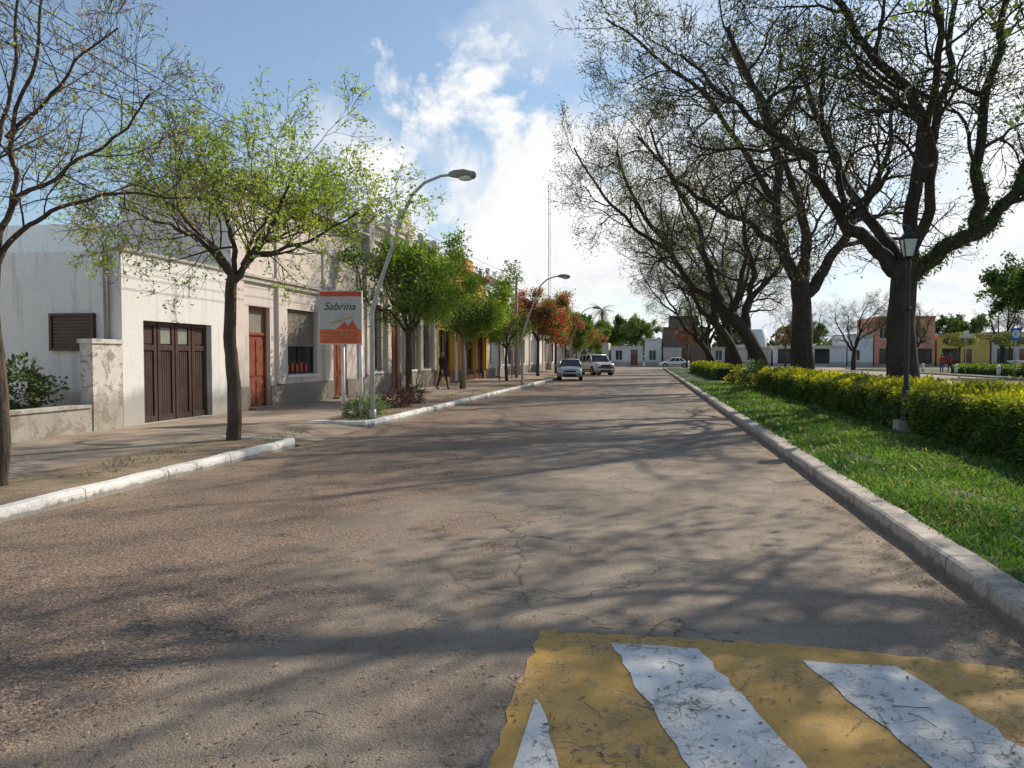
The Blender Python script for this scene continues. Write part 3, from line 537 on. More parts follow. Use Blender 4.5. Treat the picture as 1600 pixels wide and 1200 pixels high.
# ------------------------------------------------------------------ buildings
M['wood']=simple('red_brown_door_wood',(.27,.075,.035),.45,0,.35,5); M['dkwood']=simple('dark_garage_wood',(.065,.032,.025),.5,0,.35,4)
M['glass']=simple('window_glass',(.03,.035,.04),.08,0,.3,1,0); M['frost']=simple('frosted_glass',(.30,.30,.26),.3)
M['iron']=simple('black_iron',(.02,.02,.022),.5); M['shut']=simple('shutter_slats',(.25,.215,.17),.6)
M['white']=simple('white_paint',(.78,.77,.74),.5,0,.15,3); M['roof']=simple('roof_membrane',(.2,.17,.15),.9)
M['dadog']=plaster('grey_dado',(.33,.28,.24),amt=.5)
def facade(g,X,y0,y1,z1,ops,wm,back=14,dep=.2,s=1,mk=0):
    w=g.part('walls',wm); w.box(X-back,X-dep,y0,y1,0,z1-.25)
    w.box(X-dep-.18,X-dep-.001,y0,y1,z1-.249,z1); w.box(X-back,X-back+.2,y0,y1,z1-.249,z1-.02)
    w.box(X-back+.201,X-dep-.182,y0,y0+.2,z1-.249,z1-.01); w.box(X-back+.201,X-dep-.182,y1-.2,y1,z1-.249,z1-.01)
    ys=sorted(set([y0,y1]+[o[0] for o in ops]+[o[1] for o in ops])); zs=sorted(set([0,z1]+[o[2] for o in ops]+[o[3] for o in ops]))
    for a,b in zip(ys[:-1],ys[1:]):
        for c,d in zip(zs[:-1],zs[1:]):
            ym,zm=(a+b)/2,(c+d)/2
            if any(o[0]<ym<o[1] and o[2]<zm<o[3] for o in ops): continue
            w.poly([(X,a,c),(X,b,c),(X,b,d),(X,a,d)])
    for a,b,c,d,_ in ops:
        w.poly([(X,a,c),(X,a,d),(X-dep,a,d),(X-dep,a,c)]); w.poly([(X,b,c),(X-dep,b,c),(X-dep,b,d),(X,b,d)])
        w.poly([(X,a,d),(X,b,d),(X-dep,b,d),(X-dep,a,d)]); w.poly([(X,a,c),(X-dep,a,c),(X-dep,b,c),(X,b,c)])
    w.poly([(X,y0,0),(X,y0,z1),(X-dep,y0,z1),(X-dep,y0,0)]); w.poly([(X,y1,0),(X-dep,y1,0),(X-dep,y1,z1),(X,y1,z1)]); w.poly([(X,y0,z1),(X,y1,z1),(X-dep,y1,z1),(X-dep,y0,z1)])
    xb=X-dep
    for a,b,c,d,kind in ops:
        if kind in('door','doorw'):
            fm=M['wood'] if kind=='door' else M['white']; D=g.part('door_'+kind,fm); th=c+(d-c)*.72
            D.box(xb,xb+.08,a,a+.08,c,d); D.box(xb,xb+.08,b-.08,b,c,d); D.box(xb,xb+.08,a+.08,b-.08,d-.08,d); D.box(xb,xb+.08,a+.08,b-.08,th,th+.07)
            D.box(xb,xb+.04,a+.08,b-.08,c,th); m=(a+b)/2
            for ya,yb in ((a+.14,m-.05),(m+.05,b-.14)):
                D.box(xb+.04,xb+.06,ya,yb,c+.15,c+.8); D.box(xb+.04,xb+.06,ya,yb,c+.92,th-.12)
            gl=g.part('transom',M['shut'] if kind=='door' else M['glass']); gl.box(xb,xb+.03,a+.08,b-.08,th+.07,d-.08)
            st=g.part('steps',M['dadog']); st.box(X-.02,X+.25,a-.08,b+.08,.10,.2)
        elif kind=='garage':
            D=g.part('garage_door',M['dkwood']); D.box(xb,xb+.03,a,b,c,d); k=4; w4=(b-a)/k
            for i in range(k):
                ya=a+i*w4+.02;yb=a+(i+1)*w4-.02
                for s0,s1 in ((ya,ya+.1),(yb-.1,yb)): D.box(xb+.03,xb+.07,s0,s1,c,d)
                for s0,s1 in ((c,c+.14),(c+1.60,c+1.72),(d-.1,d)): D.box(xb+.03,xb+.07,ya+.1,yb-.1,s0,s1)
                nn=5
                for j in range(nn): D.box(xb+.03,xb+.042,ya+.1+j*(yb-ya-.2)/nn+.008,ya+.1+(j+1)*(yb-ya-.2)/nn-.008,c+.14,c+1.60)
                pn=g.part('garage_door_panes',M['frost']) if 0<i<3 else D
                pn.box(xb+.03,xb+.045,ya+.12,yb-.12,c+1.75,d-.12)
        elif kind in('win','wing','shut','winw'):
            F=g.part('window_frames',M['white'] if kind!='win' else M['dkwood']); m=(a+b)/2
            F.box(xb,xb+.07,a,a+.06,c,d); F.box(xb,xb+.07,b-.06,b,c,d); F.box(xb,xb+.07,a+.06,b-.06,c,c+.06); F.box(xb,xb+.07,a+.06,b-.06,d-.06,d); F.box(xb,xb+.06,m-.03,m+.03,c+.06,d-.06)
            gl=g.part('windows',M['glass']); gl.box(xb,xb+.02,a+.06,b-.06,c+.06,d-.06)
            if kind in('win','shut'):
                S=g.part('roller_shutter',M['shut']); zb=c+(d-c)*(.42 if kind=='win' else .05); z=d-.02
                while z-.06>zb: S.box(xb+.075,xb+.10,a+.03,b-.03,z-.055,z); z-=.062
            sl=g.part('sills',M['white']); sl.box(X-.1,X+.08,a-.08,b+.08,c-.09,c-.005)
            if kind=='wing':
                ir=g.part('window_grille',M['iron']); y=a+.05
                while y<b: ir.tube([(X+.09,y,c+.02),(X+.09,y,d-.05)],.011,5); y+=.12
                for z in (c+.1,(c+d)/2,d-.12): ir.box(X+.075,X+.105,a,b,z,z+.025)
        elif kind=='shop':
            gl=g.part('windows',M['glass']); gl.box(xb,xb+.02,a,b,c,d); F=g.part('shop_frames',M['dkwood']); k=max(2,int((b-a)/1.1))
            for i in range(k+1):
                y=a+(b-a-.07)*i/k; F.box(xb+.02,xb+.08,y,y+.07,c,d)
            F.box(xb+.02,xb+.09,a,b,c,c+.35)
def segs(y0,y1,ops,zt):
    cur=y0; out=[]
    for o in sorted(ops):
        if o[2]<zt:
            if o[0]-.02>cur: out.append((cur,o[0]-.02))
            cur=o[1]+.02
    if cur<y1: out.append((cur,y1))
    return out
def dado(g,X,y0,y1,ops,zt,mat):
    d=g.part('dado',mat)
    for a,b in segs(y0,y1,ops,zt): d.box(X,X+.035,a,b,.12,zt)
def cornice(g,X,y0,y1,z,mat,big=1,nm='cornice'):
    c=g.part(nm,mat); c.box(X,X+.08*big,y0+.003,y1-.003,z-.22*big,z-.12*big); c.box(X,X+.2*big,y0+.003,y1-.003,z-.12*big,z-.03); c.box(X,X+.28*big,y0+.003,y1-.003,z-.03,z+.05)
X=-10.7
pw=plaster('white_wall_plaster',(.84,.82,.78),amt=.45); pp=plaster('pinkish_plaster',(.74,.645,.58),amt=.45); pp2=plaster('weathered_parapet_plaster',(.56,.51,.46),(.14,.12,.10),amt=.75)
pb=plaster('cream_plaster',(.64,.58,.50),amt=.6); po=plaster('orange_plaster',(.74,.33,.06),amt=.3); py=plaster('mustard_plaster',(.70,.48,.13),amt=.3); pr=plaster('red_plaster',(.45,.06,.04),amt=.2)
pv=plaster('bluewhite_plaster',(.74,.77,.80),amt=.35); psal=plaster('salmon_plaster',(.74,.33,.22),amt=.3); pbr=plaster('brown_brick_plaster',(.19,.13,.10),amt=.6); prough=plaster('peeling_plaster',(.72,.68,.62),amt=.7,peel=1)
g=Group('white_garage_house',(X,14.3,0),world=True); ops=[(14.98,17.62,.14,2.38,'garage')]
facade(g,X,14.3,18.55,3.8,ops,pw,back=11)
t=g.part('coping',pp2); t.box(X-.4,X+.04,14.27,18.54,3.80,3.86)
f=g.part('side_window',M['dkwood']); f.box(-12.34,-12.28,14.2,14.299,1.72,2.5); f.box(-11.36,-11.3,14.2,14.299,1.72,2.5); f.box(-12.28,-11.36,14.2,14.299,2.44,2.5); f.box(-12.28,-11.36,14.2,14.299,1.72,1.78)
f.box(-12.28,-11.36,14.25,14.298,1.78,2.44); 
for i in range(9): f.box(-12.27,-11.37,14.225,14.25,1.80+i*.07,1.85+i*.07)
g.part('drainpipe',M['dadog'],True).tube([(-11.0,14.22,.9),(-11.0,14.22,3.7)],.05,10)
g.finish()
g=Group('garden_wall',(X,11,0),world=True); w=g.part('wall',prough); w.box(X-.22,X,1.0,13.4,0,.60); w.box(X-.26,X+.02,13.4,14.26,0,1.86); w.box(X-.3,X+.05,13.36,14.28,1.86,1.95)
w.box(X-.27,X+.03,1,13.35,.60,.66); g.finish()
mb=MB(M['dirt']); mb.box(-22,X-.23,1,14.28,-.01,.5); single('garden_bed',mb)
g=Group('white_house',(-15,8,0),world=True); facade(g,-14.6,-6,10.5,4.2,[(6.5,7.8,1,2.6,'shut'),(2,3,.5,2.8,'door')],pw,back=9); g.finish()
g=Group('beige_townhouse',(X,18.6,0),world=True)
ops=[(19.45,20.65,.14,3.0,'door'),(21.75,23.85,1.05,3.05,'win'),(25.2,26.4,.14,2.9,'door')]
facade(g,X,18.58,28.0,6.2,ops,pp,back=3.2); dado(g,X,18.6,27.98,ops,.78,M['dadog'])
rw=g.part('rear_wing',pw); rw.box(X-14,X-3.21,18.62,27.9,0,5.15); rw.box(X-14,X-3.21,18.60,18.619,5.0,5.2)
cornice(g,X,18.58,28.0,6.2,pp2,1.1); c=g.part('mouldings',pp2); c.box(X,X+.07,18.62,27.96,3.65,3.78); c.box(X,X+.12,18.62,27.96,3.78,3.85); c.box(X,X+.06,18.62,27.96,5.05,5.15)
pl=g.part('pilasters',pp)
for y in (18.62,21.0,24.3,27.5): pl.box(X,X+.1,y,y+.42,.80,3.62)
for y in (18.7,21.,24.3,27.4): pl.box(X,X+.06,y,y+.42,3.87,5.03)
pk=g.part('parapet_blocks',pp2)
for y in (24.6,27.3): pk.box(X-.3,X+.1,y,y+.6,6.26,6.85); pk.box(X-.35,X+.15,y-.05,y+.65,6.85,6.94)
ch=g.part('chimneys',pp2)
for xx,yy in ((X-1.6,22.4),(X-2.2,26.2)): ch.box(xx-.3,xx+.3,yy-.3,yy+.3,5.94,7.2); ch.box(xx-.36,xx+.36,yy-.36,yy+.36,7.2,7.3)
it=g.part('window_display',simple('display_red',(.5,.08,.03)))
for i in range(5): it.box(X-.165,X-.13,21.95+i*.32,22.1+i*.32,1.13,1.35+.05*(i%2))
g.finish()
g=Group('ornate_townhouse',(X,28,0),world=True)
ops=[(28.9,30.1,1.0,3.7,'wing'),(31.2,32.5,.14,4.0,'door'),(33.6,34.8,1.0,3.7,'wing'),(35.9,37.1,1.0,3.7,'wing')]
facade(g,X,28.02,38.0,6.3,ops,pb,back=13); dado(g,X,28.04,37.98,ops,.9,M['dadog'])
cornice(g,X,28.02,38.0,5.5,pp2,1.5); c=g.part('upper_mouldings',pp2); c.box(X,X+.1,28.05,37.97,6.2,6.35)
pl=g.part('pilasters',pb)
for y in (28.06,30.5,32.95,35.15,37.5):
    pl.box(X,X+.16,y,y+.42,.92,4.75); pl.box(X,X+.22,y-.03,y+.45,4.75,4.95); pl.box(X-.1,X+.3,y-.04,y+.48,5.56,7.0); pl.box(X-.14,X+.34,y-.08,y+.52,7.0,7.1)
    pl.ball((X+.1,y+.22,7.28),.16,.16,.2)
bl=g.part('balustrade',pb)
for a,b in ((28.5,30.4),(31,32.9),(33.4,35.1),(35.6,37.4)):
    bl.box(X-.05,X+.2,a,b,6.75,6.87); y=a+.1
    while y<b-.05: bl.tube([(X+.07,y,6.36),(X+.07,y,6.5),(X+.07,y,6.75)],[.04,.075,.035],6); y+=.24
ar=g.part('arches',pp2)
for o in ops:
    yc=(o[0]+o[1])/2; rr=(o[1]-o[0])/2+.1; ar.tube([(X+.06,yc+rr*math.cos(t),o[3]+.12+rr*.75*math.sin(t)) for t in np.linspace(0,math.pi,13)],.07,6)
    ar.box(X,X+.14,yc-.1,yc+.1,o[3]+.5,o[3]+.85)
cr=g.part('crest',pb); cr.box(X-.1,X+.2,32,34.2,7.0,7.5); cr.tube([(X-.08,33.1,7.5),(X+.18,33.1,7.5)],.7,20)
g.finish()
g=Group('orange_shop_building',(X,38,0),world=True); ops=[(38.8,41.4,.5,3.,'shop'),(42.3,43.6,.14,3.2,'doorw'),(44.6,47.,.5,3.,'shop'),(48,50.2,.14,3.1,'shop')]
facade(g,X,38.02,50.9,6.7,ops,po,back=13); dado(g,X,38.05,50.85,ops,.75,pr); cornice(g,X,38.02,50.9,6.7,pr,1.2); c=g.part('bands',py); c.box(X,X+.1,38.06,50.85,3.6,4.5); c.box(X,X+.12,38.06,50.85,5.4,5.6)
for y in (38.1,41.7,47.3,50.4): c.box(X,X+.14,y,y+.4,.78,3.58)
aw=g.part('awning',simple('awning_cloth',(.10,.08,.07)))
aw.poly([(X+.02,46,3.3),(X+1.9,46,2.75),(X+1.9,50.6,2.75),(X+.02,50.6,3.3)]); aw.poly([(X+1.9,46,2.75),(X+1.9,46,2.5),(X+1.9,50.6,2.5),(X+1.9,50.6,2.75)])
po_=g.part('awning_posts',M['wood']); po_.tube([(X+1.85,46.05,.13),(X+1.85,46.05,2.7)],.04); po_.tube([(X+1.85,50.5,.13),(X+1.85,50.5,2.7)],.04)
b=g.part('roof_parapet_steps',po); b.box(X-.3,X,42,47,6.76,7.5); g.finish()
row=[(51,60.8,7.0,pv,'bluewhite_townhouse'),(61,70,6.1,pb,'cream_townhouse'),(70.2,79,5.6,pw,'white_townhouse'),(79.2,90,5.2,pp,'beige_townhouse'),(90.2,104,4.6,pw,'white_corner_house')]
for y0,y1,h,mt,nm in row:
    g=Group(nm,(X,y0,0),world=True); ops=[]; y=y0+.9; k=0
    while y+1.3<y1-.5: ops.append((y,y+1.15,.14,3.2,'doorw') if k%3==1 else (y,y+1.15,1.,3.1,'wing' if k%2 else 'shut')); y+=2.35; k+=1
    facade(g,X,y0,y1,h,ops,mt,back=13); dado(g,X,y0+.03,y1-.03,ops,.8,M['dadog']); cornice(g,X,y0,y1,h,M['white'] if mt is pv else mt,1.4)
    c=g.part('mouldings',M['white'] if mt is pv else mt); c.box(X,X+.12,y0+.05,y1-.05,h-1.7,h-1.5)
    for o in ops: c.box(X,X+.13,o[0]-.8,o[0]-.5,.82,h-1.72)
    if h>5.5:
        y=y0+.3
        while y<y1-.4: c.box(X-.1,X+.15,y,y+.4,h+.055,h+.6); y+=2.3
    g.finish()
def front_house(nm,x0,x1,h,mt,y=124.2,shop=False,extra=None,lv2=False):
    g=Group(nm,(x0,y,0),rot=rad(-90)); W=x1-x0; ops=[]; a=.7;k=0
    # local +y runs toward +x, local +x toward -y
    g.rot=rad(-90); 
    while a+1.2<W-.4:
        if shop and k%2==0: ops.append((a,min(a+2.2,W-.4),.5,2.8,'shop')); a+=3
        else: ops.append((a,a+1.1,.14,2.7,'door') if k%3==1 else (a,a+1.1,1,2.6,'winw')); a+=2.4
        k+=1
    if lv2: ops+=[(o[0],o[0]+1.1,4.3,6.,'winw') for o in ops if o[0]+1.1<W]
    facade(g,0,0,W,h,ops,mt,back=10); cornice(g,0,0,W,h,mt,1.2)
    if extra: extra(g,W,h)
    g.finish()
def ex_brown(g,W,h): g.part('upper_floor',pbr).box(-8,-1.5,1,W-1.5,h-.24,h+1.9); g.part('lower_annex',pp2).box(.02,1.6,-.0,W*.4,0,3.)
front_house('brown_house',2.6,9.6,6.2,pbr,extra=ex_brown)
front_house('white_low_house',-5.6,-.6,3.2,pw); front_house('white_gate_building',-.3,2.3,4.4,pw)
front_house('cream_low_house',-16,-6,3.8,pb); front_house('beige_house',-30,-16.3,5,pp)
front_house('cream_low_house',9.9,19,3.0,pb); front_house('white_low_house',19.3,30,3.2,pw,shop=True)
front_house('salmon_house',34,42.5,7.6,psal,lv2=True,shop=True); front_house('white_low_house',30.2,33.8,5,pw)
front_house('mustard_shop',42.8,50,4.8,py,shop=True); front_house('cream_low_house',50.3,60,5.2,pb,shop=True); front_house('white_townhouse',60.3,72,6,pv,shop=True); front_house('beige_house',72.3,90,5,pp,shop=True)
g=Group('water_tower',(21,190,0)); w=g.part('tank',M['white'],True); w.tube([(0,0,0),(0,0,9)],[2.2,2.2],16); w.tube([(5,0,0),(5,0,8)],[2,2],16); g.finish()
g=Group('antenna_mast',(-17.6,140,0)); w=g.part('lattice',M['dadog'])
for k in range(3):
    a=k*2.094; w.tube([(.25*math.cos(a),.25*math.sin(a),0),(.25*math.cos(a),.25*math.sin(a),33)],.025,4)
z=0
while z<33:
    for k in range(3):
        a=k*2.094;b=a+2.094; w.tube([(.25*math.cos(a),.25*math.sin(a),z),(.25*math.cos(b),.25*math.sin(b),z+.9)],.012,3)
    z+=.9
g.finish()
g=Group('palm_tree',(-7.4,130,0)); w=g.part('trunk',M['bark2'],True); w.tube([(0,0,0),(.1,0,4),(0,.1,9.2)],[.3,.22,.2],10)
lf=g.part('fronds',simple('palm_leaf',(.05,.09,.02)))
for k in range(34):
    a=U(0,6.28); e=U(-.5,1.2); l=U(2,2.9); pts=[]
    for i in range(7):
        t=i/6; pts.append((math.cos(a)*l*t*math.cos(e*(1-t*.4)),math.sin(a)*l*t*math.cos(e*(1-t*.4)),9.3+l*math.sin(e)*t-1.5*t*t))
    for i in range(6):
        p,q=Vector(pts[i]),Vector(pts[i+1]); sd=Vector((-math.sin(a),math.cos(a),-.3))
        for m in (-1,1):
            for j in (.0,.5): 
                c=p.lerp(q,j); lf.poly([c,c+(q-p)*.25,c+(q-p)*.6+sd*m*.5*(1-.6*i/6)-Vector((0,0,.15))])
g.finish()
def topiary(x,y,z,r,c1,c2,h=4.2,flat=.8):
    g=Group('clipped_topiary_tree',(x,y,.1)); g.part('trunk',M['bark2'],True).tube([(0,0,0),(.05,0,h-r*flat)],[.13,.1],8)
    n=1800; q=R.normal(size=(n,3)); q/=np.linalg.norm(q,axis=1,keepdims=True); q*=R.uniform(.75,1.04,(n,1)); C=q*np.array([r,r,r*flat])+np.array([0,0,h])
    V,Q=leafquads(C,.22,asp=.6); o=addobj('crown',quadmesh('crown',V,Q,np.zeros(n),leafcols(C,c1,c2,2),[M['leaf']])); g.extra.append(o); g.finish()
topiary(5.1,101,0,1.4,(.14,.055,.03),(.32,.17,.09)); topiary(17,100,0,1.3,(.13,.08,.04),(.30,.20,.10)); topiary(-6.6,107,0,1.3,(.2,.08,.03),(.32,.16,.07))
for i in range(7): topiary(31+i*4.6,84,0,1.5,(.10,.12,.03),(.26,.25,.07),3.2,.45)
topiary(38,72,0,1.4,(.35,.30,.04),(.6,.5,.08),2.4,.5)
# ------------------------------------------------------------------ street furniture
M['metal']=simple('painted_steel',(.50,.49,.46),.45,.1,.2); M['lampglass']=simple('lamp_glass',(.7,.72,.7),.2)
def street_lamp(x,y):
    g=Group('street_lamp',(x,y,.1)); p=g.part('pole',M['metal'],True)
    pts=[(0,0,0),(0,0,1.2),(0,0,2.55),(.16,0,3.1),(.45,0,3.9),(.78,0,4.8),(1.0,0,5.25),(1.3,0,5.52),(1.7,0,5.66),(1.95,0,5.67)]
    p.tube(pts,[.06,.057,.053,.048,.043,.04,.037,.035,.032,.03],12); p.tube([(0,0,0),(0,0,.25)],.085,12)
    h=g.part('lamp_head',M['dadog'],True); h.tube([(1.88,0,5.68),(2.0,0,5.69),(2.2,0,5.68),(2.48,0,5.64),(2.52,0,5.63)],[.05,.09,.115,.09,.03],12)
    l=g.part('lamp_lens',M['lampglass'],True); l.ball((2.28,0,5.6),.19,.1,.085); g.finish()
street_lamp(-6.38,17.3); street_lamp(-6.45,40); street_lamp(-6.45,66)
g=Group('lantern_post',(5.0,16.1,.1)); p=g.part('post',M['iron'],True)
p.tube([(0,0,0),(0,0,.25),(0,0,.3),(0,0,.9),(0,0,.95),(0,0,3.2),(0,0,3.3),(0,0,3.42)],[.12,.12,.08,.07,.05,.04,.06,.03],12)
p.tube([(0,0,.35),(0,0,.4)],.1,12); p.tube([(0,0,2.4),(0,0,2.46)],.065,12)
fr=g.part('lantern_frame',M['iron']); gl=g.part('lantern_glass',M['lampglass'])
for k in range(4):
    a=math.pi/4+k*math.pi/2;b=a+math.pi/2; c0=(.1*math.cos(a),.1*math.sin(a),3.43);c1=(.19*math.cos(a),.19*math.sin(a),3.78); d0=(.1*math.cos(b),.1*math.sin(b),3.43);d1=(.19*math.cos(b),.19*math.sin(b),3.78)
    fr.tube([c0,c1],.014,5); fr.tube([c1,d1],.014,5); fr.tube([c0,d0],.014,5)
    gl.poly([tuple(.96*v if i<2 else v for i,v in enumerate(q)) for q in (c0,d0,d1,c1)])
    fr.poly([(.22*math.cos(a),.22*math.sin(a),3.79),(.22*math.cos(b),.22*math.sin(b),3.79),(.05*math.cos(b),.05*math.sin(b),3.95),(.05*math.cos(a),.05*math.sin(a),3.95)])
fr.tube([(0,0,3.93),(0,0,4.0),(0,0,4.08)],[.05,.03,.005],8); g.finish()
mb=MB(M['kerbg']); mb.box(4.82,5.18,15.92,16.28,.1,.35); single('lantern_plinth',mb)
def text(body,size,mat,loc,shear=0,rotz=0,ex=.003,al='CENTER'):
    c=bpy.data.curves.new('text_'+body,'FONT'); c.body=body; c.size=size; c.shear=shear; c.extrude=ex; c.align_x=al; c.materials.append(mat); c.offset=-.0005
    o=bpy.data.objects.new('lettering_'+body.lower(),c); SC.collection.objects.link(o); o.location=loc; o.rotation_euler=(rad(90),0,rotz); return o
M['sred']=simple('sign_red',(.62,.09,.04),.4,0,.1); M['sgrey']=simple('sign_grey',(.55,.54,.52),.4,0,.1); M['black']=simple('sign_black',(.015,.015,.015),.4); M['sor']=simple('sign_orange',(.75,.17,.06),.4,0,.15); M['syel']=simple('sign_yellow',(.6,.45,.08),.4)
g=Group('shop_sign',(-7.2,17.4,.13),rot=rad(8)); lg_=g.part('legs',M['white'],True); lg_.tube([(.05,0,0),(.05,0,1.78)],.045,10); lg_.tube([(.47,.03,0),(.47,.03,1.78)],.045,10)
b=g.part('panel_frame',M['white']); b.box(-.52,.52,-.03,.05,1.76,3.04)
b=g.part('panel_grey',M['sgrey']); b.box(-.5,.5,-.036,-.03,2.36,2.90); b=g.part('panel_red_top',M['sred']); b.box(-.5,.5,-.036,-.03,2.90,3.02)
b=g.part('panel_orange',M['sor']); b.box(-.5,.5,-.036,-.03,1.78,2.12)
b=g.part('panel_red_mark',M['sred']); b.poly([(-.1,-.037,2.12),(.1,-.037,2.30),(.18,-.037,2.2),(.3,-.037,2.34),(.42,-.037,2.12)])
b=g.part('panel_light',M['sgrey']); b.box(-.5,.5,-.034,-.03,2.121,2.36)
b=g.part('panel_yellow_mark',M['syel']); b.tube([(-.25,-.038,2.27),(0,-.038,2.33),(.3,-.038,2.42)],.018,6)
b=g.part('small_print',M['black'])
for i in range(5):
    z=2.04-i*.055; x=-.42+.1*(i%2)
    while x<.38: l=U(.04,.12); b.box(x,x+l,-.0385,-.036,z,z+.012); x+=l+.025
g.extra.append(text('Sabrina',.26,M['black'],(-.02,-.04,2.58),shear=.35)); g.finish()
M['blue']=simple('sign_blue',(.04,.13,.42),.4,0,.1)
g=Group('parking_sign',(25.6,59.5,.1),rot=rad(10)); g.part('post',M['metal'],True).tube([(0,0,0),(0,0,3.5)],.04,8); b=g.part('blue_plate',M['blue']); b.box(-.35,.35,-.06,-.04,2.6,3.5)
b=g.part('white_disc',M['white']); b.tube([(0,-.07,3.08),(0,-.061,3.08)],.28,24); g.extra.append(text('E',.46,M['blue'],(0,-.075,2.92))); g.finish()
g=Group('street_name_sign',(25.6,68,.1)); g.part('post',M['metal'],True).tube([(0,0,0),(0,0,3.4)],.04,8); b=g.part('plates',M['white']); b.box(-.5,.5,-.05,-.03,3.0,3.3); b.box(-.02,.02,-.55,.45,3.35,3.6); g.finish()
g=Group('fountain',(32,74,.1)); w=g.part('basin',M['white'],True); w.tube([(0,0,0),(0,0,.35),(0,0,.36),(0,0,.9),(0,0,1.0),(0,0,1.15)],[.9,.9,.25,.2,.7,.75],16); g.finish()
def bench(x,y,r):
    g=Group('park_bench',(x,y,.12),rot=r); s=g.part('seat',M['wood']); 
    for i in range(4): s.box(-.9,.9,-.25+i*.12,-.15+i*.12,.42,.46)
    for i in range(3): s.box(-.9,.9,.26,.29,.55+i*.13,.65+i*.13)
    l=g.part('legs',M['kerbg']); 
    for xx in (-.7,.6): l.box(xx,xx+.1,-.2,.26,0,.419); l.box(xx,xx+.1,.22,.259,.42,.9)
    g.finish()
bench(28.5,66,1.2); bench(30,70,1.4); bench(7.5,44,-1.5)
for x,y in ((26,55),(26,63),(26,71),(26,79)):
    g=Group('concrete_bollard',(x,y,.1)); g.part('body',M['white'],True).tube([(0,0,0),(0,0,.6),(0,0,.62)],[.14,.12,.05],10); g.part('ball',M['white'],True).ball((0,0,.7),.15,.15,.15); g.finish()
def pole(x,y,h,arm=True):
    g=Group('utility_pole',(x,y,.1)); g.part('pole',M['dadog'],True).tube([(0,0,0),(0,0,h)],[.12,.08],10)
    i=g.part('insulators',M['white'])
    if arm:
        for q in (.1,.35,.6,.85): i.tube([(.06,0,h-q),(.16,0,h-q)],.03,6)
    else: i.tube([(0,0,h),(0,0,h+.06)],.03,6)
    g.finish()
pole(-8.6,-9,7.2); pole(-8.8,52,7.0); pole(-8.8,84,7.0); pole(-8.2,34.0,3.4,False)
mb=MB(M['iron'])
for q in (.1,.35,.6,.85):
    pts=[]
    def span(a,b,s,n0=0):
        for i in range(n0,13):
            t=i/12; pts.append(tuple(a[j]+(b[j]-a[j])*t-(s*4*t*(1-t) if j==2 else 0) for j in range(3)))
    span((-8.43,-9,7.3-q),(-8.63,52,7.1-q),.7); span((-8.63,52,7.1-q),(-8.63,84,7.1-q),.4,1); mb.tube(pts,.009,4,False)
single('overhead_cables',mb)
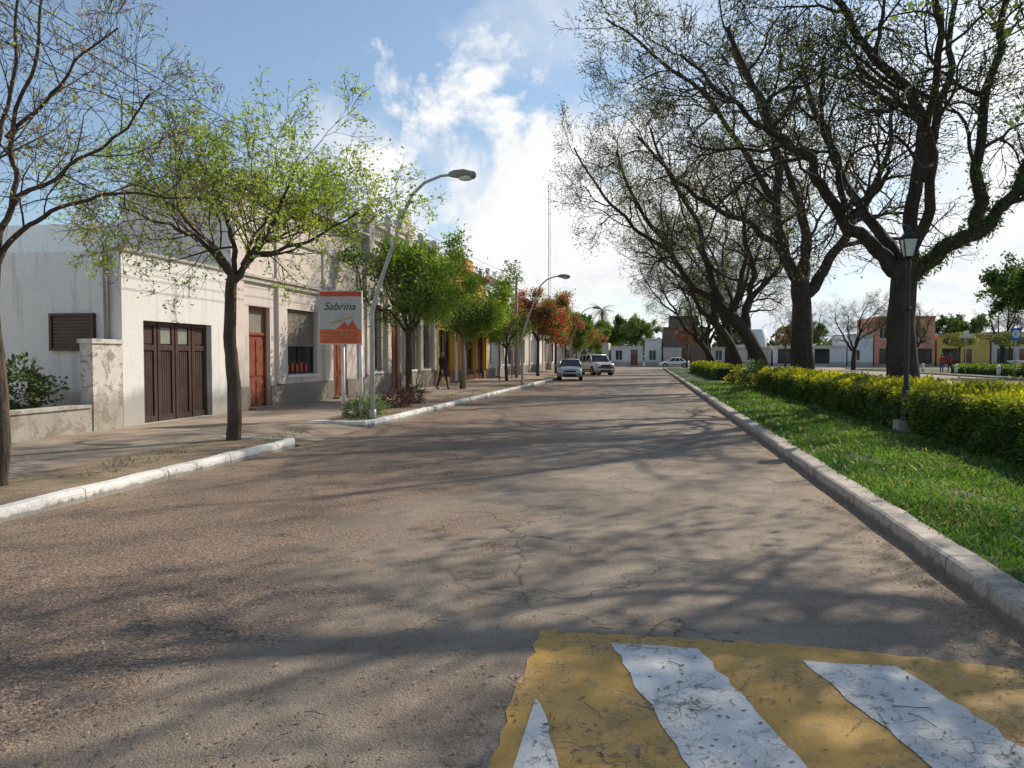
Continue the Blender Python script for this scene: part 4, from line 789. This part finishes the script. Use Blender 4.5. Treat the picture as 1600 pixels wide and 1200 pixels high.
# ------------------------------------------------------------------ vehicles
M['tyre']=simple('tyre',(.015,.015,.016),.8); M['rim']=simple('wheel_rim',(.4,.4,.42),.3,.8,.1); M['cglass']=simple('car_glass',(.03,.035,.04),.05,0,.1,1,0); M['hl']=simple('headlight',(.8,.82,.85),.1,0,.1,2,0); M['tl']=simple('tail_light',(.4,.02,.02),.2); M['trim']=simple('black_trim',(.02,.02,.02),.6)
def carpaint(name,c,metal=.2):
    m,nt,b=newmat(name); L(nt,mix(nt,ramp(nt,noise(nt,pos(nt),3,2),.3,.7),tuple(x*.9 for x in c),c),b.inputs['Base Color']); b.inputs['Metallic'].default_value=metal; b.inputs['Roughness'].default_value=.3; b.inputs['Coat Weight'].default_value=.5; return m
def car(name,loc,rot,pm,st,gh,wr,wy,hw,rails=False):
    g=Group(name,loc,rot); B=g.part('body',pm,True); zb=.24
    rings=[]
    for y,zt,w in st:
        r=[(w*.9,zb),(w*.985,zb+.1),(w,zb+(zt-zb)*.5),(w*.985,zb+(zt-zb)*.8),(w*.93,zt-.015),(w*.6,zt+.02),(0,zt+.035)]
        r=r+[(-a,b) for a,b in r[-2::-1]]; rings.append([(a,y,b) for a,b in r])
    k=len(rings[0]); o=0
    for r in rings: B.v+=r
    for i in range(len(rings)-1):
        for j in range(k-1): B.f.append((i*k+j,i*k+j+1,i*k+k+j+1,i*k+k+j))
        B.f.append((i*k+k-1,i*k,i*k+k,i*k+k+k-1))
    B.f.append(tuple(range(k))); B.f.append(tuple(range((len(rings)-1)*k,len(rings)*k))[::-1])
    yb0,yb1,yt0,yt1,z0,z1,wb,wt=gh
    bot=[(-wb,yb0,z0),(wb,yb0,z0),(wb,yb1,z0),(-wb,yb1,z0)]; top=[(-wt,yt0,z1),(wt,yt0,z1),(wt,yt1,z1),(-wt,yt1,z1)]
    gl=g.part('windows',M['cglass'])
    for i in range(4): j=(i+1)%4; gl.poly([bot[i],bot[j],top[j],top[i]])
    rf=g.part('roof_and_pillars',pm,True)
    for i in range(4): rf.tube([bot[i],top[i]],[.06,.045],6)
    for i in range(4): rf.tube([top[i],top[(i+1)%4]],.045,6)
    for s in (-1,1):
        for f in (.42,.74):
            rf.tube([(s*wb*1.0,yb0+(yb1-yb0)*f,z0),(s*wt*1.01,yt0+(yt1-yt0)*f,z1)],.035,6)
    ny=8
    for i in range(ny):
        for j in range(ny):
            def q(a,b): return (-wt+2*wt*a/ny,yt0+(yt1-yt0)*b/ny,z1+.06*(1-(2*a/ny-1)**2)*(1-(2*b/ny-1)**4)+.02)
            rf.poly([q(i,j),q(i+1,j),q(i+1,j+1),q(i,j+1)])
    T=g.part('tyres',M['tyre'],True); Rm=g.part('rims',M['rim']); Ar=g.part('wheel_arches',M['trim'])
    for s in (-1,1):
        for y in wy:
            xo=s*(hw+.012); xi=s*(hw-.2); T.tube([(xi,y,wr),(xi+s*.02,y,wr),(xo-s*.02,y,wr),(xo,y,wr)],[wr*.85,wr,wr,wr*.88],24)
            Rm.tube([(xo,y,wr),(xo+s*.006,y,wr)],wr*.62,20); Ar.tube([(s*(hw-.25),y,wr+.03),(s*(hw+.004),y,wr+.03)],wr*1.18,24)
            for a in range(5):
                t=a*1.2566; T.tube([(xo+s*.006,y+wr*.36*math.cos(t),wr+wr*.36*math.sin(t)),(xo+s*.009,y+wr*.36*math.cos(t),wr+wr*.36*math.sin(t))],wr*.11,8)
    yf=st[0][0]; yr=st[-1][0]; H=g.part('headlights',M['hl']); tr=g.part('grille_and_trim',M['trim']); zt=st[1][1]; w=st[1][2]
    for s in (-1,1):
        xs=sorted((s*w*.55,s*w*.93)); H.box(xs[0],xs[1],yf-.02,yf+.25,zt-.2,zt-.05)
        xs=sorted((s*w*.75,s*w*.98)); g.part('tail_lights',M['tl']).box(xs[0],xs[1],yr-.2,yr+.015,st[-2][1]-.25,st[-2][1]-.05)
        rf.ball((s*(hw+.1),yb0+.35,z0+.06),.1,.06,.07,10,6); 
        tr.tube([(s*hw*.9,yb0+.35,z0+.03),(s*(hw+.06),yb0+.35,z0+.05)],.02,5)
        tr.box(*sorted((s*(hw-.02),s*(hw+.008))),wy[0]+wr*1.3,wy[1]-wr*1.3,.42,.5)
        H.box(*sorted((s*w*.6,s*w*.72)),yf-.03,yf+.1,.36,.44)
    tr.box(-w*.5,w*.5,yf-.025,yf+.1,zt-.22,zt-.05); tr.box(-w*.55,w*.55,yf-.035,yf+.1,.30,.42)
    pl=g.part('licence_plate',M['black']); pl.box(-.2,.2,yf-.05,yf-.03,.47,.58); B2=g.part('bumper',pm,True); B2.tube([(-w*.98,yf+.12,.5),(-w*.8,yf-.01,.5),(0,yf-.04,.5),(w*.8,yf-.01,.5),(w*.98,yf+.12,.5)],.075,8)
    if rails:
        for s in (-1,1): tr.tube([(s*wt*.9,yt0+.3,z1+.1),(s*wt*.9,yt1-.2,z1+.1)],.02,5)
    g.finish()
silver=carpaint('silver_green_paint',(.50,.54,.52)); champ=carpaint('champagne_paint',(.78,.75,.68),.1); wht=carpaint('white_car_paint',(.85,.85,.84),0)
car('parked_hatchback',(-5.15,52.5,0),rad(5),silver,[(-2.0,.55,.68),(-1.94,.72,.77),(-1.5,.83,.82),(-.95,.92,.83),(0,.95,.835),(1.5,.95,.83),(1.9,.88,.79),(1.97,.6,.72)],(-1.0,1.8,-.35,1.35,.93,1.38,.77,.58),.29,(-1.25,1.2),.83)
car('parked_suv',(-4.35,67.5,0),rad(24),champ,[(-2.35,.7,.80),(-2.3,.95,.86),(-1.9,1.05,.90),(-1.1,1.12,.91),(0,1.13,.915),(1.9,1.13,.91),(2.25,1.1,.88),(2.32,.7,.82)],(-1.15,2.2,-.55,1.95,1.1,1.72,.85,.70),.37,(-1.45,1.4),.91,True)
car('white_sedan',(4.0,113,0),rad(-90),wht,[(-2.2,.55,.70),(-2.12,.72,.79),(-1.6,.82,.84),(-.95,.92,.85),(0,.95,.855),(1.3,.95,.85),(2.0,.93,.80),(2.15,.6,.74)],(-1.05,1.45,-.3,.85,.93,1.4,.78,.58),.30,(-1.35,1.3),.85)
# ------------------------------------------------------------------ people
M['skin']=simple('skin',(.42,.25,.17),.5,0,.1,8,0); M['hair']=simple('dark_hair',(.02,.013,.01),.5)
def person(name,loc,rot,h,top,leg,shoe,stride=.28,longhair=True,bag=False,bend=.1):
    s=h/1.7; V=[];E=[];RD=[]
    def a(x,y,z,r,par=None):
        V.append((x*s,y*s,z*s)); RD.append(r*s); i=len(V)-1
        if par is not None: E.append((par,i))
        return i
    pel=a(0,0,.93,.135); wa=a(0,0,1.08,.115,pel); ch=a(0,-.01,1.27,.135,wa); nk0=a(0,0,1.40,.085,ch); nk=a(0,-.01,1.47,.05,nk0); a(0,-.015,1.53,.05,nk)
    for sd in (-1,1):
        hp=a(sd*.09,0,.87,.095,pel); st=sd*stride; kn=a(sd*.09,-st*.45-.03,.50,.062,hp); an=a(sd*.09,-st*.9+(.07 if sd<0 else 0),.10,.038,kn); a(sd*.1,-st*.9-.02,.045,.04,an); a(sd*.105,-st*.9-.13,.035,.032,len(V)-1)
        sh=a(sd*.165,0,1.38,.055,nk0); el=a(sd*.215,st*.35+.02,1.10,.042,sh); wr=a(sd*.23,st*.6-bend,.87,.027,el); pm=a(sd*.232,st*.62-bend-.02,.80,.030,wr)
        for k,(dy,l) in enumerate(((-.03,.06),(-.01,.075),(.01,.07),(.03,.055))):
            f1=a(sd*.232,st*.62-bend-.02+dy,.745,.0095,pm); a(sd*.222,st*.62-bend-.02+dy,.745-l,.008,f1)
        a(sd*.215,st*.62-bend-.075,.775,.010,pm)
    me=bpy.data.meshes.new('body'); me.from_pydata(V,E,[]); o=bpy.data.objects.new('tmp',me); SC.collection.objects.link(o)
    md=o.modifiers.new('s','SKIN'); md.use_smooth_shade=True
    for i,r in enumerate(RD): me.skin_vertices[0].data[i].radius=(r,r*(.78 if RD[i]>.1*s else 1))
    me.skin_vertices[0].data[0].use_root=True; o.modifiers.new('ss','SUBSURF').levels=1
    bpy.context.view_layer.update(); dg=bpy.context.evaluated_depsgraph_get(); bm=bpy.data.meshes.new_from_object(o.evaluated_get(dg)); bpy.data.objects.remove(o)
    bm.materials.clear(); 
    for m in (top,leg,shoe,M['skin']): bm.materials.append(m)
    for p in bm.polygons:
        x,y,z=p.center/s; p.material_index=2 if z<.13 else (3 if (abs(x)>.17 and z<.88 and z>.6) or z>1.45 else (1 if z<.95 and abs(x)<.2 else 0)); p.use_smooth=True
    g=Group(name,loc,rot); b=addobj('body',bm); g.extra.append(b)
    hd=g.part('head',M['skin'],True); hd.ball((0,-.02*s,1.60*s),.073*s,.09*s,.108*s,18,14); hd.ball((0,-.075*s,1.545*s),.045*s,.035*s,.045*s)
    hd.tube([(0,-.105*s,1.615*s),(0,-.128*s,1.58*s),(0,-.10*s,1.572*s)],[.008*s,.015*s,.01*s],6)
    for sd in (-1,1): hd.ball((sd*.075*s,-.01*s,1.595*s),.012*s,.02*s,.03*s,8,6); g.part('eyes',M['white'],True).ball((sd*.03*s,-.10*s,1.61*s),.014*s,.01*s,.008*s,8,6); g.part('irises',M['black'],True).ball((sd*.03*s,-.108*s,1.61*s),.006*s,.005*s,.006*s,8,6)
    g.part('mouth',M['sred'],True).ball((0,-.104*s,1.545*s),.024*s,.009*s,.008*s,8,6)
    hr=g.part('hair',M['hair'],True); hr.ball((0,.012*s,1.63*s),.085*s,.09*s,.098*s,18,12)
    if longhair: hr.ball((0,.055*s,1.50*s),.085*s,.05*s,.17*s,14,10)
    if bag:
        bg=g.part('shoulder_bag',M['wood'],True); bg.ball((.24*s,.02,.95*s),.07*s,.16*s,.13*s); bg.tube([(.2*s,-.08*s,1.05*s),(.12*s,-.10*s,1.3*s),(.1*s,0,1.45*s),(.13*s,.1*s,1.3*s),(.2*s,.1*s,1.05*s)],.012*s,5)
    g.finish()
blk=simple('black_cloth',(.02,.02,.024),.8); drk=simple('dark_leggings',(.03,.03,.04),.8); redc=simple('red_cloth',(.45,.04,.03),.8); jean=simple('denim',(.06,.09,.16),.8)
person('walking_woman',(-8.95,33.2,.13),rad(50),1.7,blk,drk,blk,.3,True,True)
person('pedestrian',(25.9,74,.13),rad(160),1.7,redc,jean,blk,.2,False); person('pedestrian',(26.8,74.6,.13),rad(200),1.62,redc,drk,blk,.15,True)
# ------------------------------------------------------------------ light
SE,SA=37,38
sp=Vector((math.sin(rad(SA))*math.cos(rad(SE)),math.cos(rad(SA))*math.cos(rad(SE)),math.sin(rad(SE))))
ld=bpy.data.lights.new('sun','SUN'); ld.energy=5.0; ld.angle=rad(.55); ld.color=(1,.90,.76); lo=bpy.data.objects.new('sun',ld); SC.collection.objects.link(lo); lo.rotation_euler=sp.to_track_quat('Z','Y').to_euler(); lo.location=sp*60
W=bpy.data.worlds.new("World"); SC.world=W; W.use_nodes=True; nt=W.node_tree; bg=nt.nodes['Background']; bg.inputs['Strength'].default_value=.13
sk=N(nt,'ShaderNodeTexSky',sky_type='NISHITA'); sk.sun_disc=False; sk.sun_elevation=rad(SE); sk.sun_rotation=rad(SA); sk.air_density=1.0; sk.dust_density=.6
tc=N(nt,'ShaderNodeTexCoord'); s=N(nt,'ShaderNodeSeparateXYZ'); L(nt,tc.outputs['Generated'],s.inputs[0])
zz=math_(nt,'ADD',math_(nt,'MAXIMUM',s.outputs['Z'],0),.30); cx=math_(nt,'DIVIDE',s.outputs['X'],zz); cy=math_(nt,'DIVIDE',s.outputs['Y'],zz)
cv=N(nt,'ShaderNodeCombineXYZ'); L(nt,cx,cv.inputs[0]); L(nt,cy,cv.inputs[1])
n1=noise(nt,cv.outputs[0],1.5,5,.55,.2); n2=noise(nt,tc.outputs['Generated'],9,5,.6,.25)
sd=N(nt,'ShaderNodeVectorMath',operation='DOT_PRODUCT'); L(nt,tc.outputs['Generated'],sd.inputs[0]); sd.inputs[1].default_value=sp
hz=math_(nt,'MULTIPLY',math_(nt,'SUBTRACT',.34,s.outputs['Z']),.6)
f=math_(nt,'ADD',n1,hz); f=math_(nt,'ADD',f,math_(nt,'MULTIPLY',math_(nt,'SUBTRACT',sd.outputs['Value'],.72),.5)); f=math_(nt,'ADD',f,math_(nt,'MULTIPLY',math_(nt,'SUBTRACT',n2,.5),.22))
msk=ramp(nt,f,.44,.66)
# a bank of cumulus ahead, up the street
def bank(d,lo_,k):
    q=N(nt,'ShaderNodeVectorMath',operation='DOT_PRODUCT'); L(nt,tc.outputs['Generated'],q.inputs[0]); q.inputs[1].default_value=Vector(d).normalized()
    return math_(nt,'MULTIPLY',math_(nt,'SUBTRACT',q.outputs['Value'],lo_),k)
c1=bank((-.13,.96,.17),.982,16); c2=bank((-.24,.94,.27),.993,22); cc=math_(nt,'MAXIMUM',c1,c2)
cc=math_(nt,'ADD',cc,math_(nt,'MULTIPLY',math_(nt,'SUBTRACT',n2,.5),1.3)); cm=ramp(nt,cc,.0,.13)
shade=ramp(nt,noise(nt,cv.outputs[0],2.6,3,.55,.2),.35,.62,(5.2,5.7,6.3,1),(7.6,7.65,7.7,1))
glow=math_(nt,'MULTIPLY',math_(nt,'POWER',math_(nt,'MAXIMUM',sd.outputs['Value'],0),5),1.8)
gc=N(nt,'ShaderNodeCombineXYZ'); L(nt,glow,gc.inputs[0]); L(nt,glow,gc.inputs[1]); L(nt,glow,gc.inputs[2])
shade=mix(nt,1.0,shade,gc.outputs[0],'ADD')
skc=mix(nt,1.0,sk.outputs[0],(.92,1.02,1.05,1),'MULTIPLY')
skc=mix(nt,.12,skc,(5.,5.4,5.8,1))
bright=ramp(nt,n2,.35,.6,(6.6,6.8,7.1,1),(8.2,8.2,8.1,1))
L(nt,mix(nt,cm,mix(nt,msk,skc,shade),bright),bg.inputs['Color'])
SC.view_settings.view_transform='Standard'; SC.view_settings.look='None'; SC.view_settings.exposure=0
